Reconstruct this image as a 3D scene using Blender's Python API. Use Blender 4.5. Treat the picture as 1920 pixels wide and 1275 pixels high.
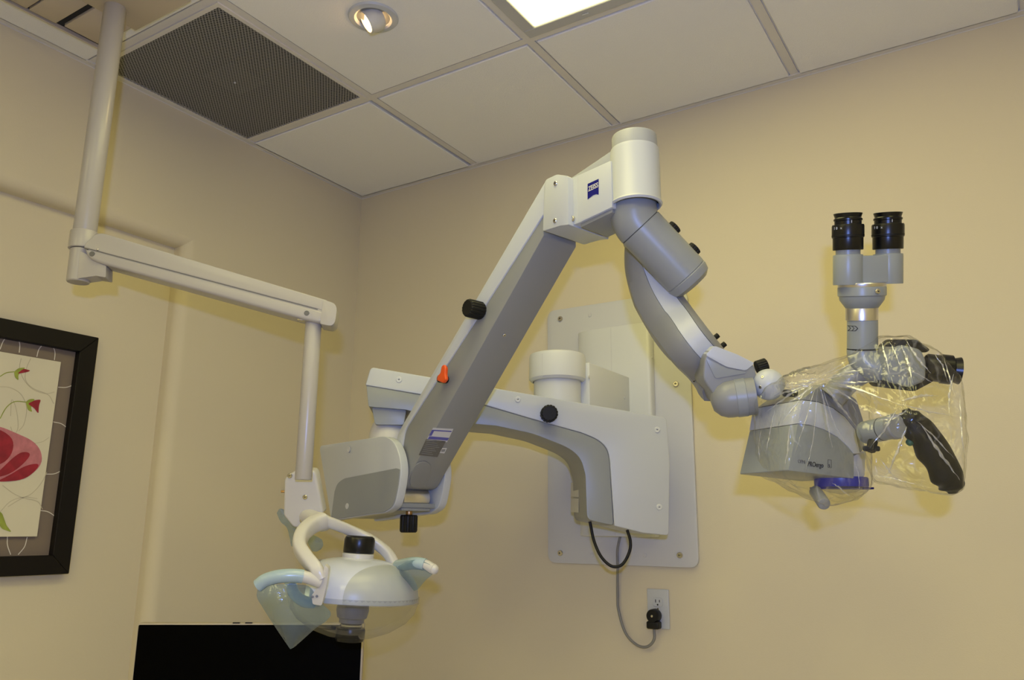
import bpy, bmesh, math, random
from mathutils import Vector, Matrix, noise
random.seed(4)
V = Vector
for o in list(bpy.data.objects):
    bpy.data.objects.remove(o)
S = bpy.context.scene
COL = S.collection
# ------------------------------------------------------------------ camera
IW, IH, FPX = 1920, 1275, 1504.9
YAW, PITCH, ROLL = -0.57002, 0.22726, 0.00827
CAM = V((2.3063, -2.3825, 1.3280))
_f = V((math.sin(YAW)*math.cos(PITCH), math.cos(YAW)*math.cos(PITCH), math.sin(PITCH)))
_r0 = V((math.cos(YAW), -math.sin(YAW), 0)); _u0 = _r0.cross(_f)
RT = _r0*math.cos(ROLL)+_u0*math.sin(ROLL); UP = _u0*math.cos(ROLL)-_r0*math.sin(ROLL); FW = _f
RH = _r0.copy(); FH = V((math.sin(YAW), math.cos(YAW), 0)); Z = V((0, 0, 1))
cd = bpy.data.cameras.new('camera'); cam = bpy.data.objects.new('camera', cd); COL.objects.link(cam)
cd.sensor_fit = 'HORIZONTAL'; cd.sensor_width = 36.0; cd.lens = 36.0*FPX/IW; cd.clip_start = 0.02
M = Matrix((RT, UP, -FW)).transposed().to_4x4(); M.translation = CAM
cam.matrix_world = M
S.camera = cam
# ------------------------------------------------------------------ world, lights, exposure
w = bpy.data.worlds.new('world'); S.world = w; w.use_nodes = True
w.node_tree.nodes['Background'].inputs[0].default_value = (1.0, 0.85, 0.55, 1)
w.node_tree.nodes['Background'].inputs[1].default_value = 0.02
S.view_settings.view_transform = 'Standard'; S.view_settings.look = 'None'
S.view_settings.exposure = 0.0; S.view_settings.gamma = 1.0
S.view_settings.use_curve_mapping = False
PANEL_STRENGTH = 6.9
SPOT_COLOUR = (1.0, 0.80, 0.30); SPOT_1 = 2.4; SPOT_2 = 4.0
fl = bpy.data.lights.new('camera_flash', 'AREA'); fl.shape = 'RECTANGLE'; fl.size = 0.055; fl.size_y = 0.03
fl.energy = 19.5; fl.color = (0.22, 0.35, 1.0)
flo = bpy.data.objects.new('camera_flash', fl); COL.objects.link(flo)   # the photographer's flash, above and behind the lens
M2 = M.copy(); M2.translation = CAM+UP*0.175-FW*0.155
flo.matrix_world = M2
H = 2.70
# ------------------------------------------------------------------ helpers
def ray(x, y): return FW+RT*((x-IW/2)/FPX)+UP*((IH/2-y)/FPX)
def at(x, y, d): return CAM+ray(x, y)*d
def onp(x, y, o, n):
    v = ray(x, y); return CAM+v*((o-CAM).dot(n)/v.dot(n))
def px(n, d): return n*d/FPX                     # pixels at distance d in metres
MATS = {}
def mat(name, col, rough=0.5, metal=0.0, bump=0.0, bscale=200.0, spec=0.5, var=0.0, vscale=3.0, coat=0.0):
    m = bpy.data.materials.new(name); m.use_nodes = True; nt = m.node_tree; b = nt.nodes['Principled BSDF']
    b.inputs['Base Color'].default_value = (*col, 1); b.inputs['Roughness'].default_value = rough
    b.inputs['Metallic'].default_value = metal; b.inputs['Specular IOR Level'].default_value = spec
    b.inputs['Coat Weight'].default_value = coat
    tc = nt.nodes.new('ShaderNodeTexCoord')
    if bump:
        n = nt.nodes.new('ShaderNodeTexNoise'); n.inputs['Scale'].default_value = bscale; n.inputs['Detail'].default_value = 4
        bp = nt.nodes.new('ShaderNodeBump'); bp.inputs['Strength'].default_value = bump; bp.inputs['Distance'].default_value = 0.002
        nt.links.new(tc.outputs['Object'], n.inputs['Vector']); nt.links.new(n.outputs['Fac'], bp.inputs['Height'])
        nt.links.new(bp.outputs['Normal'], b.inputs['Normal'])
    if var:
        n2 = nt.nodes.new('ShaderNodeTexNoise'); n2.inputs['Scale'].default_value = vscale; n2.inputs['Detail'].default_value = 5
        mx = nt.nodes.new('ShaderNodeMix'); mx.data_type = 'RGBA'
        mx.inputs[6].default_value = (*[c*(1-var) for c in col], 1); mx.inputs[7].default_value = (*[min(1, c*(1+var)) for c in col], 1)
        nt.links.new(tc.outputs['Object'], n2.inputs['Vector']); nt.links.new(n2.outputs['Fac'], mx.inputs[0])
        nt.links.new(mx.outputs[2], b.inputs['Base Color'])
    MATS[name] = m; return m
def emis(name, col, st):
    m = bpy.data.materials.new(name); m.use_nodes = True; nt = m.node_tree
    nt.nodes.remove(nt.nodes['Principled BSDF']); e = nt.nodes.new('ShaderNodeEmission')
    e.inputs[0].default_value = (*col, 1); e.inputs[1].default_value = st
    nt.links.new(e.outputs[0], nt.nodes['Material Output'].inputs[0]); MATS[name] = m; return m
mat('wall', (0.65, 0.58, 0.42), 0.75, bump=0.12, bscale=260, spec=0.25, var=0.012, vscale=2.0)
mat('tile', (0.82, 0.81, 0.78), 0.9, bump=0.5, bscale=420, spec=0.1, var=0.05, vscale=380)
mat('grid', (0.66, 0.63, 0.58), 0.5)
mat('dark', (0.012, 0.012, 0.012), 0.8)
mat('floor', (0.58, 0.55, 0.50), 0.5, var=0.1)
mat('white', (0.50, 0.52, 0.54), 0.38, bump=0.02, bscale=500)
mat('ivory', (0.62, 0.63, 0.61), 0.42, bump=0.02, bscale=500)
mat('lampwhite', (0.60, 0.58, 0.54), 0.28)
mat('polewhite_dim', (0.41, 0.385, 0.355), 0.3)  # lamp white darkened for pole and arm, which get less of the flash
mat('grey', (0.265, 0.28, 0.285), 0.36, bump=0.03, bscale=700)
mat('midgrey', (0.25, 0.255, 0.25), 0.38, bump=0.03, bscale=700)
mat('darkgrey', (0.14, 0.14, 0.15), 0.4, bump=0.03, bscale=700)
mat('scopegrey', (0.27, 0.29, 0.28), 0.35)
mat('plate', (0.56, 0.56, 0.55), 0.5, bump=0.05, bscale=500)
mat('bafflegrey', (0.035, 0.035, 0.034), 0.6)
mat('black', (0.004, 0.004, 0.0045), 0.3, spec=0.4)
mat('headcap', (0.36, 0.37, 0.38), 0.45)
mat('rubber', (0.005, 0.005, 0.005), 0.5, spec=0.3)
mat('screen', (0.001, 0.001, 0.001), 0.4, spec=0.03)
mat('steel', (0.62, 0.60, 0.56), 0.25, 1.0)
mat('alu', (0.70, 0.69, 0.70), 0.3, 1.0)
mat('brass', (0.55, 0.33, 0.14), 0.35, 1.0)
mat('orange', (0.75, 0.09, 0.01), 0.35)
mat('blue', (0.012, 0.02, 0.30), 0.35)
mat('logoblue', (0.008, 0.008, 0.16), 0.5, spec=0.2)
mat('cord', (0.22, 0.215, 0.20), 0.5)
mat('frame', (0.005, 0.0035, 0.0025), 0.5, spec=0.25)
mat('matboard', (0.20, 0.155, 0.115), 0.85, var=0.04, vscale=60)
mat('paper', (0.66, 0.61, 0.46), 0.8, var=0.03, vscale=20)
mat('line', (0.72, 0.68, 0.58), 0.7)
mat('paleline', (0.52, 0.47, 0.33), 0.8)
mat('green', (0.28, 0.33, 0.05), 0.7, var=0.4, vscale=40)
mat('petal', (0.28, 0.012, 0.025), 0.7, var=0.6, vscale=35)
mat('petalpink', (0.50, 0.17, 0.19), 0.7, var=0.4, vscale=50)
mat('beige', (0.50, 0.43, 0.33), 0.6)
mat('panelframe', (0.45, 0.45, 0.44), 0.4)
mat('sticker', (0.62, 0.62, 0.62), 0.5)
mat('stickerblue', (0.10, 0.10, 0.38), 0.5)
mat('stickergrey', (0.13, 0.125, 0.115), 0.45, var=0.25, vscale=300)
mat('green_rubber', (0.02, 0.10, 0.06), 0.5)
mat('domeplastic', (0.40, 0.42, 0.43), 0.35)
mat('sleeve', (0.36, 0.47, 0.52), 0.25)
emis('tube', (1.0, 0.91, 0.37), PANEL_STRENGTH)
emis('bulb', (1.0, 0.62, 0.25), 14.0)
def glassy(name, tint, base, edge, rough, haze, hazecol, bump=0.0, bscale=20):
    """thin clear plastic: mostly see-through, a little milky, shiny at grazing angles"""
    m = bpy.data.materials.new(name); m.use_nodes = True; nt = m.node_tree; nt.nodes.remove(nt.nodes['Principled BSDF'])
    tr = nt.nodes.new('ShaderNodeBsdfTransparent'); tr.inputs[0].default_value = (*tint, 1)
    gl = nt.nodes.new('ShaderNodeBsdfGlossy'); gl.inputs['Roughness'].default_value = rough
    df = nt.nodes.new('ShaderNodeBsdfDiffuse'); df.inputs[0].default_value = (*hazecol, 1)
    m1 = nt.nodes.new('ShaderNodeMixShader'); m1.inputs[0].default_value = haze
    nt.links.new(tr.outputs[0], m1.inputs[1]); nt.links.new(df.outputs[0], m1.inputs[2])
    lw = nt.nodes.new('ShaderNodeLayerWeight'); lw.inputs['Blend'].default_value = 0.5
    mr = nt.nodes.new('ShaderNodeMapRange'); mr.inputs['From Min'].default_value = 0; mr.inputs['From Max'].default_value = 1
    mr.inputs['To Min'].default_value = base; mr.inputs['To Max'].default_value = edge
    pw = nt.nodes.new('ShaderNodeMath'); pw.operation = 'POWER'; pw.inputs[1].default_value = 2.5
    nt.links.new(lw.outputs['Facing'], pw.inputs[0]); nt.links.new(pw.outputs[0], mr.inputs['Value'])
    m2 = nt.nodes.new('ShaderNodeMixShader'); nt.links.new(mr.outputs[0], m2.inputs[0])
    nt.links.new(m1.outputs[0], m2.inputs[1]); nt.links.new(gl.outputs[0], m2.inputs[2])
    nt.links.new(m2.outputs[0], nt.nodes['Material Output'].inputs[0])
    if bump:
        tc = nt.nodes.new('ShaderNodeTexCoord'); n = nt.nodes.new('ShaderNodeTexNoise')
        n.inputs['Scale'].default_value = bscale; n.inputs['Detail'].default_value = 3; n.inputs['Distortion'].default_value = 1.2
        bp = nt.nodes.new('ShaderNodeBump'); bp.inputs['Strength'].default_value = bump; bp.inputs['Distance'].default_value = 0.01
        nt.links.new(tc.outputs['Object'], n.inputs['Vector']); nt.links.new(n.outputs['Fac'], bp.inputs['Height'])
        nt.links.new(bp.outputs['Normal'], gl.inputs['Normal'])
    MATS[name] = m; return m
def bagmat():
    """thin clear polythene: clear between the creases, milky and shiny along them"""
    m = bpy.data.materials.new('bag'); m.use_nodes = True; nt = m.node_tree; N = nt.nodes.new; L = nt.links.new
    nt.nodes.remove(nt.nodes['Principled BSDF'])
    tc = N('ShaderNodeTexCoord')
    wn = N('ShaderNodeTexNoise'); wn.inputs['Scale'].default_value = 9; wn.inputs['Detail'].default_value = 3; L(tc.outputs['Object'], wn.inputs['Vector'])
    va = N('ShaderNodeVectorMath'); va.operation = 'MULTIPLY_ADD'; va.inputs[1].default_value = (0.09,)*3; L(wn.outputs['Color'], va.inputs[0]); L(tc.outputs['Object'], va.inputs[2])
    mp = N('ShaderNodeMapping'); mp.inputs['Scale'].default_value = (1.0, 1.0, 0.45); mp.inputs['Rotation'].default_value = (0.3, 0.5, 0.2); L(va.outputs[0], mp.inputs[0])
    vo = N('ShaderNodeTexVoronoi'); vo.feature = 'DISTANCE_TO_EDGE'; vo.inputs['Scale'].default_value = 22; L(mp.outputs[0], vo.inputs['Vector'])
    cr = N('ShaderNodeMapRange'); cr.inputs['From Min'].default_value = 0.0; cr.inputs['From Max'].default_value = 0.055; cr.inputs['To Min'].default_value = 1; cr.inputs['To Max'].default_value = 0; L(vo.outputs['Distance'], cr.inputs['Value'])
    pn = N('ShaderNodeTexNoise'); pn.inputs['Scale'].default_value = 13; pn.inputs['Detail'].default_value = 2; L(tc.outputs['Object'], pn.inputs['Vector'])
    pr = N('ShaderNodeMapRange'); pr.inputs['From Min'].default_value = 0.46; pr.inputs['From Max'].default_value = 0.68; L(pn.outputs['Fac'], pr.inputs['Value'])
    mu = N('ShaderNodeMath'); mu.operation = 'MULTIPLY'; L(cr.outputs[0], mu.inputs[0]); L(pr.outputs[0], mu.inputs[1])
    hz = N('ShaderNodeMath'); hz.operation = 'MULTIPLY_ADD'; hz.inputs[1].default_value = 0.22; hz.inputs[2].default_value = 0.010; L(mu.outputs[0], hz.inputs[0])
    tr = N('ShaderNodeBsdfTransparent'); tr.inputs[0].default_value = (0.975, 0.975, 0.965, 1)
    df = N('ShaderNodeBsdfDiffuse'); df.inputs[0].default_value = (0.85, 0.85, 0.82, 1)
    gl = N('ShaderNodeBsdfGlossy'); gl.inputs['Roughness'].default_value = 0.16
    m1 = N('ShaderNodeMixShader'); L(hz.outputs[0], m1.inputs[0]); L(tr.outputs[0], m1.inputs[1]); L(df.outputs[0], m1.inputs[2])
    bn = N('ShaderNodeTexNoise'); bn.inputs['Scale'].default_value = 15; bn.inputs['Detail'].default_value = 2; bn.inputs['Distortion'].default_value = 1.5; L(mp.outputs[0], bn.inputs['Vector'])
    bp = N('ShaderNodeBump'); bp.inputs['Strength'].default_value = 0.9; bp.inputs['Distance'].default_value = 0.012; L(bn.outputs['Fac'], bp.inputs['Height']); L(bp.outputs['Normal'], gl.inputs['Normal'])
    lw_ = N('ShaderNodeLayerWeight'); lw_.inputs['Blend'].default_value = 0.5
    pw = N('ShaderNodeMath'); pw.operation = 'POWER'; pw.inputs[1].default_value = 2.2; L(lw_.outputs['Facing'], pw.inputs[0])
    mr = N('ShaderNodeMapRange'); mr.inputs['To Min'].default_value = 0.035; mr.inputs['To Max'].default_value = 0.5; L(pw.outputs[0], mr.inputs['Value'])
    m2 = N('ShaderNodeMixShader'); L(mr.outputs[0], m2.inputs[0]); L(m1.outputs[0], m2.inputs[1]); L(gl.outputs[0], m2.inputs[2])
    L(m2.outputs[0], nt.nodes['Material Output'].inputs[0]); MATS['bag'] = m
bagmat()
glassy('shield', (0.93, 0.94, 0.95), 0.03, 0.5, 0.06, 0.05, (0.8, 0.8, 0.8))
glassy('film', (0.74, 0.82, 0.86), 0.04, 0.4, 0.15, 0.13, (0.46, 0.56, 0.62), bump=0.5, bscale=30)

WLOC = {}
def tag(o, label=None, cat=None, group=None, kind=None):
    if label: o['label'] = label
    if cat: o['category'] = cat
    if group: o['group'] = group
    if kind: o['kind'] = kind
    return o
def thing(name, label, cat, loc, group=None):
    o = bpy.data.objects.new(name, None); COL.objects.link(o); o.location = loc; o.empty_display_size = 0.05
    WLOC[o.name] = V(loc); return tag(o, label, cat, group)
def place(o, wl, parent):
    COL.objects.link(o); WLOC[o.name] = V(wl)
    if parent is not None:
        o.parent = parent; o.location = V(wl)-WLOC[parent.name]
    else: o.location = wl
    return o
def obj(name, bm, m, parent=None, smooth=True, sharp=32, label=None):
    bmesh.ops.recalc_face_normals(bm, faces=bm.faces)
    vs = [v.co for v in bm.verts]
    lo = V([min(v[i] for v in vs) for i in range(3)]); hi = V([max(v[i] for v in vs) for i in range(3)]); c = (lo+hi)/2
    bmesh.ops.translate(bm, verts=bm.verts, vec=-c)
    me = bpy.data.meshes.new(name); bm.to_mesh(me); bm.free()
    if smooth:
        me.shade_smooth(); me.set_sharp_from_angle(angle=math.radians(sharp))
    me.materials.append(MATS[m] if isinstance(m, str) else m)
    o = bpy.data.objects.new(name, me); place(o, c, parent)
    if label: o['label'] = label
    return o
def again(src, wl, parent):
    o = bpy.data.objects.new(src.name.split('.')[0], src.data); return place(o, wl, parent)
def bev(bm, r, seg=3, ang=25):
    if r <= 0: return bm
    es = [e for e in bm.edges if len(e.link_faces) == 2 and e.calc_face_angle(0) > math.radians(ang)]
    bmesh.ops.bevel(bm, geom=es, offset=r, offset_type='OFFSET', segments=seg, profile=0.5, affect='EDGES', clamp_overlap=True)
    return bm
def fil(pts, r, n=5, closed=True):
    """round the corners of a polygon"""
    out = []; N = len(pts)
    for i, p in enumerate(pts):
        rr = r[i] if isinstance(r, (list, tuple)) else r
        if not closed and i in (0, N-1): out.append(p.copy()); continue
        a, b = pts[i-1], pts[(i+1) % N]
        if rr <= 0: out.append(p.copy()); continue
        la = min(rr, (a-p).length*0.48); lb = min(rr, (b-p).length*0.48)
        pa = p+(a-p).normalized()*la; pb = p+(b-p).normalized()*lb
        for k in range(n+1):
            t = k/n; out.append(pa*(1-t)**2+p*2*t*(1-t)+pb*t*t)
    return out
def prism(pts, vec, r=0.0, seg=3, bm=None):
    nb = bmesh.new()
    a = [nb.verts.new(p) for p in pts]; b = [nb.verts.new(p+vec) for p in pts]
    nb.faces.new(a); nb.faces.new(b[::-1])
    for i in range(len(a)):
        j = (i+1) % len(a); nb.faces.new((a[i], b[i], b[j], a[j]))
    bmesh.ops.recalc_face_normals(nb, faces=nb.faces)
    bev(nb, r, seg)
    if bm is None: return nb
    me = bpy.data.meshes.new('t'); nb.to_mesh(me); nb.free(); bm.from_mesh(me); bpy.data.meshes.remove(me); return bm
def box(lo, hi, r=0.0, seg=2, bm=None):
    lo, hi = V(lo), V(hi)
    return prism([V((lo.x, lo.y, lo.z)), V((hi.x, lo.y, lo.z)), V((hi.x, hi.y, lo.z)), V((lo.x, hi.y, lo.z))], V((0, 0, hi.z-lo.z)), r, seg, bm)
def obox(c, ex, ey, ez, r=0.0, seg=2, bm=None):
    """box centred at c with half-axis vectors"""
    return prism([c-ex-ey-ez, c+ex-ey-ez, c+ex+ey-ez, c-ex+ey-ez], ez*2, r, seg, bm)
def perp(ax):
    ax = ax.normalized(); t = Z if abs(ax.z) < 0.9 else V((1, 0, 0)); u = ax.cross(t).normalized(); return u, ax.cross(u)
def lathe(prof, o, ax=Z, n=40, bm=None, u=None, ph0=0, ph1=2*math.pi):
    """prof: (radius, height along ax from o)"""
    bm = bm or bmesh.new(); ax = ax.normalized()
    if u is None: u, v = perp(ax)
    else: u = (u-ax*u.dot(ax)).normalized(); v = ax.cross(u)
    full = abs(ph1-ph0-2*math.pi) < 1e-6; rings = []
    cnt = n if full else n+1
    for r, h in prof:
        if r < 1e-7: rings.append([bm.verts.new(o+ax*h)]*cnt); continue
        rings.append([bm.verts.new(o+ax*h+(u*math.cos(ph0+(ph1-ph0)*k/n)+v*math.sin(ph0+(ph1-ph0)*k/n))*r) for k in range(cnt)])
    for A, B in zip(rings, rings[1:]):
        for k in range(n):
            j = (k+1) % cnt
            q = []
            for vv in (A[k], A[j], B[j], B[k]):
                if vv not in q: q.append(vv)
            if len(q) >= 3:
                try: bm.faces.new(q)
                except ValueError: pass
    return bm
def cyl(a, b, r, bevel=0.002, n=32, r2=None, bm=None):
    ax = b-a; L = ax.length; r2 = r if r2 is None else r2; e = min(bevel, L*0.45, r*0.6, r2*0.6)
    return lathe([(0, 0), (r-e, 0), (r-e*0.3, e*0.3), (r, e), (r2, L-e), (r2-e*0.3, L-e*0.3), (r2-e, L), (0, L)], a, ax, n, bm)
def crom(pts, n=8):
    """smooth curve through points (Catmull-Rom)"""
    P = [pts[0]*2-pts[1]]+list(pts)+[pts[-1]*2-pts[-2]]; out = []
    for i in range(1, len(P)-2):
        a, b, c, d = P[i-1:i+3]
        for k in range(n):
            t = k/n; out.append(0.5*((2*b)+(c-a)*t+(2*a-5*b+4*c-d)*t*t+(3*b-a-3*c+d)*t**3))
    out.append(pts[-1].copy()); return out
def sweep(path, sec, side=None, closed_ends=True, bm=None):
    """sec(i, t) -> list of (a, b): a along the side axis, b along the binormal; side: hint for the first axis"""
    bm = bm or bmesh.new(); N = len(path); rings = []; prev = None
    for i, p in enumerate(path):
        t = (path[min(i+1, N-1)]-path[max(i-1, 0)]).normalized()
        if side is not None: s = side
        else: s = prev if prev is not None else perp(t)[0]
        s = (s-t*s.dot(t)).normalized(); prev = s; b = t.cross(s)
        rings.append([bm.verts.new(p+s*x+b*y) for x, y in sec(i, i/(N-1))])
    for A, B in zip(rings, rings[1:]):
        for k in range(len(A)):
            j = (k+1) % len(A); bm.faces.new((A[k], A[j], B[j], B[k]))
    if closed_ends: bm.faces.new(rings[0][::-1]); bm.faces.new(rings[-1])
    return bm
def tube(path, r, n=16, bm=None, side=None):
    f = (lambda t: r) if not callable(r) else r
    return sweep(path, lambda i, t: [(f(t)*math.cos(2*math.pi*k/n), f(t)*math.sin(2*math.pi*k/n)) for k in range(n)], side, True, bm)
def ball(c, r, n=24, sc=(1, 1, 1), bm=None):
    bm = bm or bmesh.new(); r0 = bmesh.ops.create_uvsphere(bm, u_segments=n, v_segments=n//2, radius=r)
    for v in r0['verts']: v.co = V((v.co.x*sc[0], v.co.y*sc[1], v.co.z*sc[2]))+c
    return bm
def text(name, s, o, ex, ey, size, m, parent, shear=0.0, weight=0.0, thick=0.0003, width=None):
    """flat lettering: o lower left corner, ex reading direction, ey up"""
    cu = bpy.data.curves.new(name, 'FONT'); cu.body = s; cu.size = size; cu.shear = shear; cu.offset = weight; cu.extrude = thick
    t = bpy.data.objects.new('t', cu); COL.objects.link(t)
    me = bpy.data.meshes.new_from_object(t.evaluated_get(bpy.context.evaluated_depsgraph_get()))
    bpy.data.objects.remove(t)
    ex = ex.normalized(); ey = (ey-ex*ey.dot(ex)).normalized(); ez = ex.cross(ey)
    bm = bmesh.new(); bm.from_mesh(me); bpy.data.meshes.remove(me)
    if width:
        xa = min(v.co.x for v in bm.verts); xb = max(v.co.x for v in bm.verts)
        for v in bm.verts: v.co.x = (v.co.x-xa)*width/(xb-xa)
    for v in bm.verts: v.co = o+ex*v.co.x+ey*v.co.y+ez*v.co.z
    return obj(name, bm, m, parent, smooth=False)
def screw(name, c, ax, r, m, parent, h=0.003, dark=True):
    ax = ax.normalized(); bm = lathe([(0, 0), (r, 0), (r, h*0.6), (r*0.8, h), (r*0.38, h), (r*0.33, h*0.45), (0, h*0.45)], c, ax, 20)
    o = obj(name, bm, m, parent)
    if dark:
        u, v = perp(ax); d = obj('socket', obox(c+ax*(h*0.5), u*r*0.28, v*r*0.09, ax*h*0.1), 'dark', o, smooth=False)
    return o
def knob(name, a, b, r, m, parent, n=16, groove=0.07):
    """fluted knob"""
    ax = (b-a).normalized(); u, v = perp(ax); L = (b-a).length; bm = bmesh.new(); K = n*4; rings = []
    for rr, h in ((0.9, 0), (1, 0.08*L), (1, 0.88*L), (0.93, 0.96*L), (0.82, L)):
        rings.append([bm.verts.new(a+ax*h+(u*math.cos(2*math.pi*k/K)+v*math.sin(2*math.pi*k/K))*r*rr*(1-groove*(k % 4 == 0))) for k in range(K)])
    for A, B in zip(rings, rings[1:]):
        for k in range(K): bm.faces.new((A[k], A[(k+1) % K], B[(k+1) % K], B[k]))
    bm.faces.new(rings[0][::-1]); bm.faces.new(rings[-1])
    return obj(name, bm, m, parent, sharp=25)

# ================================================================== THE ROOM
RX, RY = 3.66, -4.27
HT = 2.95
def struct(name, bm, m, parent=None, smooth=False):
    o = obj(name, bm, m, parent, smooth)
    if parent is None: o['kind'] = 'structure'
    return o
struct('floor', box((-0.2, RY-0.1, -0.1), (RX+0.1, 0.1, 0)), 'floor')
struct('wall_back', box((-0.2, 0, 0), (RX+0.1, 0.1, HT)), 'wall')
struct('wall_right', box((RX, RY, 0), (RX+0.1, 0, HT)), 'wall')
struct('wall_front', box((-0.2, RY-0.1, 0), (RX+0.1, RY, HT)), 'wall')
# left wall with a shallow bullnosed recess
RD, RYA, RYB, RZ = 0.060, -0.822, -2.9, 2.238
bm = bmesh.new()
arch = [V((-RD, y, z)) for y, z in ((0, 0), (0, HT), (RY, HT), (RY, 0), (RYB, 0), (RYB, RZ), (RYA, RZ), (RYA, 0))]
nb = bmesh.new()
a = [nb.verts.new(p) for p in arch]; b = [nb.verts.new(p+V((RD, 0, 0))) for p in arch]
nb.faces.new(a); nb.faces.new(b[::-1])
for i in range(8): nb.faces.new((a[i], b[i], b[(i+1) % 8], a[(i+1) % 8]))
bmesh.ops.recalc_face_normals(nb, faces=nb.faces)
es = [e for e in nb.edges if all(abs(v.co.x) < 1e-6 for v in e.verts) and all(RYB-0.01 <= v.co.y <= RYA+0.01 and v.co.z <= RZ+0.01 for v in e.verts) and not all(v.co.z == 0 for v in e.verts)]
bmesh.ops.bevel(nb, geom=es, offset=0.036, segments=14, profile=0.5, affect='EDGES')
box((-0.2, RY, 0), (-RD, 0, HT), bm=nb)
struct('wall_left', nb, 'wall')
# ceiling: dark void above a grid of lay-in tiles
T = 0.6096
ceil = struct('ceiling', box((-0.2, RY-0.1, HT), (RX+0.1, 0.1, HT+0.1)), 'dark')
NX, NY = 6, 7
special = {(0, 1), (2, 1), (2, 2), (4, 2), (4, 3), (2, 4), (2, 5), (4, 5), (4, 6), (0, 5), (0, 6)}
def tilemesh(x0, x1, y0, y1):
    bm = box((x0, y0, H+0.001), (x1, y1, H+0.014), 0.0025, 1)
    return box((x0-0.008, y0-0.008, H+0.0095), (x1+0.008, y1+0.008, H+0.022), 0, bm=bm)
proto = None
for i in range(NX):
    for j in range(NY):
        if (i, j) in special: continue
        x0, y1 = i*T, -j*T
        if (i, j) == (0, 0):
            obj('ceiling_tile', box((0.016, -T+0.016, H+0.001), (T-0.024, -0.016, H+0.016), 0.0025, 1), 'tile', ceil, False); continue
        c = V((x0+T/2, y1-T/2, H+0.0115))
        if proto is None:
            proto = obj('ceiling_tile', tilemesh(x0+0.017, x0+T-0.017, y1-T+0.017, y1-0.017), 'tile', ceil, False)
        else: again(proto, c, ceil)
for i in range(1, NX): obj('ceiling_grid_bar', box((i*T-0.012, RY, H+0.0045), (i*T+0.012, 0, H+0.008)), 'grid', ceil, False)
for j in range(1, NY):
    pb = None
    for i in range(NX):
        if (i, j) in special and (i, j-1) in special: continue
        if pb is None: pb = obj('ceiling_cross_bar', box((i*T+0.012, -j*T-0.012, H+0.0045), ((i+1)*T-0.012, -j*T+0.012, H+0.008)), 'grid', ceil, False)
        else: again(pb, V(((i+0.5)*T, -j*T, H+0.00625)), ceil)
for nm, lo, hi in (('x', (0, -0.022, H+0.001), (RX, 0, H+0.007)), ('y', (0, RY, H+0.001), (0.022, -0.022, H+0.007))):
    bm = box(lo, hi)
    if nm == 'x': box((0, -0.0015, H-0.002), (RX, 0, H+0.02), bm=bm)
    else: box((0, RY, H-0.002), (0.0015, 0, H+0.02), bm=bm)
    obj('wall_angle', bm, 'grid', ceil, False)

# ================================================================== ceiling fixtures
# perforated air grille
g = thing('ceiling_air_grille', 'square perforated metal air grille in the ceiling corner by the left wall', 'air grille', (T/2, -1.5*T, H))
mm = bpy.data.materials.new('perforated'); mm.use_nodes = True; nt = mm.node_tree; pb = nt.nodes['Principled BSDF']
pb.inputs['Base Color'].default_value = (0.30, 0.29, 0.265, 1); pb.inputs['Roughness'].default_value = 0.5
tc = nt.nodes.new('ShaderNodeTexCoord'); mp = nt.nodes.new('ShaderNodeMapping'); mp.inputs['Scale'].default_value = (1/0.0085,)*3
mp.inputs['Rotation'].default_value = (0, 0, math.radians(45))
nt.links.new(tc.outputs['Object'], mp.inputs[0])
fr = nt.nodes.new('ShaderNodeVectorMath'); fr.operation = 'FRACTION'; nt.links.new(mp.outputs[0], fr.inputs[0])
sb = nt.nodes.new('ShaderNodeVectorMath'); sb.operation = 'SUBTRACT'; sb.inputs[1].default_value = (0.5, 0.5, 0); nt.links.new(fr.outputs[0], sb.inputs[0])
sx = nt.nodes.new('ShaderNodeVectorMath'); sx.operation = 'MULTIPLY'; sx.inputs[1].default_value = (1, 1, 0); nt.links.new(sb.outputs[0], sx.inputs[0])
ln = nt.nodes.new('ShaderNodeVectorMath'); ln.operation = 'LENGTH'; nt.links.new(sx.outputs[0], ln.inputs[0])
ltn = nt.nodes.new('ShaderNodeMath'); ltn.operation = 'LESS_THAN'; ltn.inputs[1].default_value = 0.40; nt.links.new(ln.outputs['Value'], ltn.inputs[0])
tr = nt.nodes.new('ShaderNodeBsdfTransparent'); mxs = nt.nodes.new('ShaderNodeMixShader')
nt.links.new(ltn.outputs[0], mxs.inputs[0]); nt.links.new(pb.outputs[0], mxs.inputs[1]); nt.links.new(tr.outputs[0], mxs.inputs[2])
nt.links.new(mxs.outputs[0], nt.nodes['Material Output'].inputs[0]); MATS['perforated'] = mm
x0, x1, y0, y1 = 0.012, T-0.012, -2*T+0.012, -T-0.012
bm = bmesh.new(); f = 0.014
for lo, hi in (((x0, y0, H), (x1, y0+f, H+0.006)), ((x0, y1-f, H), (x1, y1, H+0.006)), ((x0, y0+f, H), (x0+f, y1-f, H+0.006)), ((x1-f, y0+f, H), (x1, y1-f, H+0.006))): box(lo, hi, bm=bm)
obj('frame', bm, 'grid', g, False)
obj('mesh_panel', box((x0+f, y0+f, H+0.001), (x1-f, y1-f, H+0.002)), 'perforated', g, False)
obj('plenum_shade', prism([V((x0, y0, H+0.016)), V((x1, y0, H+0.016)), V((x1, y1, H+0.016)), V((x0, y1, H+0.016))], V((0, 0, 0.01))), 'dark', g, False)  # dark sheet close above the mesh, stands in for the void's shade
obj('baffle_plate', box((T/2-0.07, -1.5*T-0.07, H+0.011), (T/2+0.07, -1.5*T+0.07, H+0.013)), 'bafflegrey', g, False)
obj('centre_screw', lathe([(0, -0.002), (0.003, -0.002), (0.004, 0.001)], V((T/2, -1.5*T, H+0.0005)), n=12), 'white', g)
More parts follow.
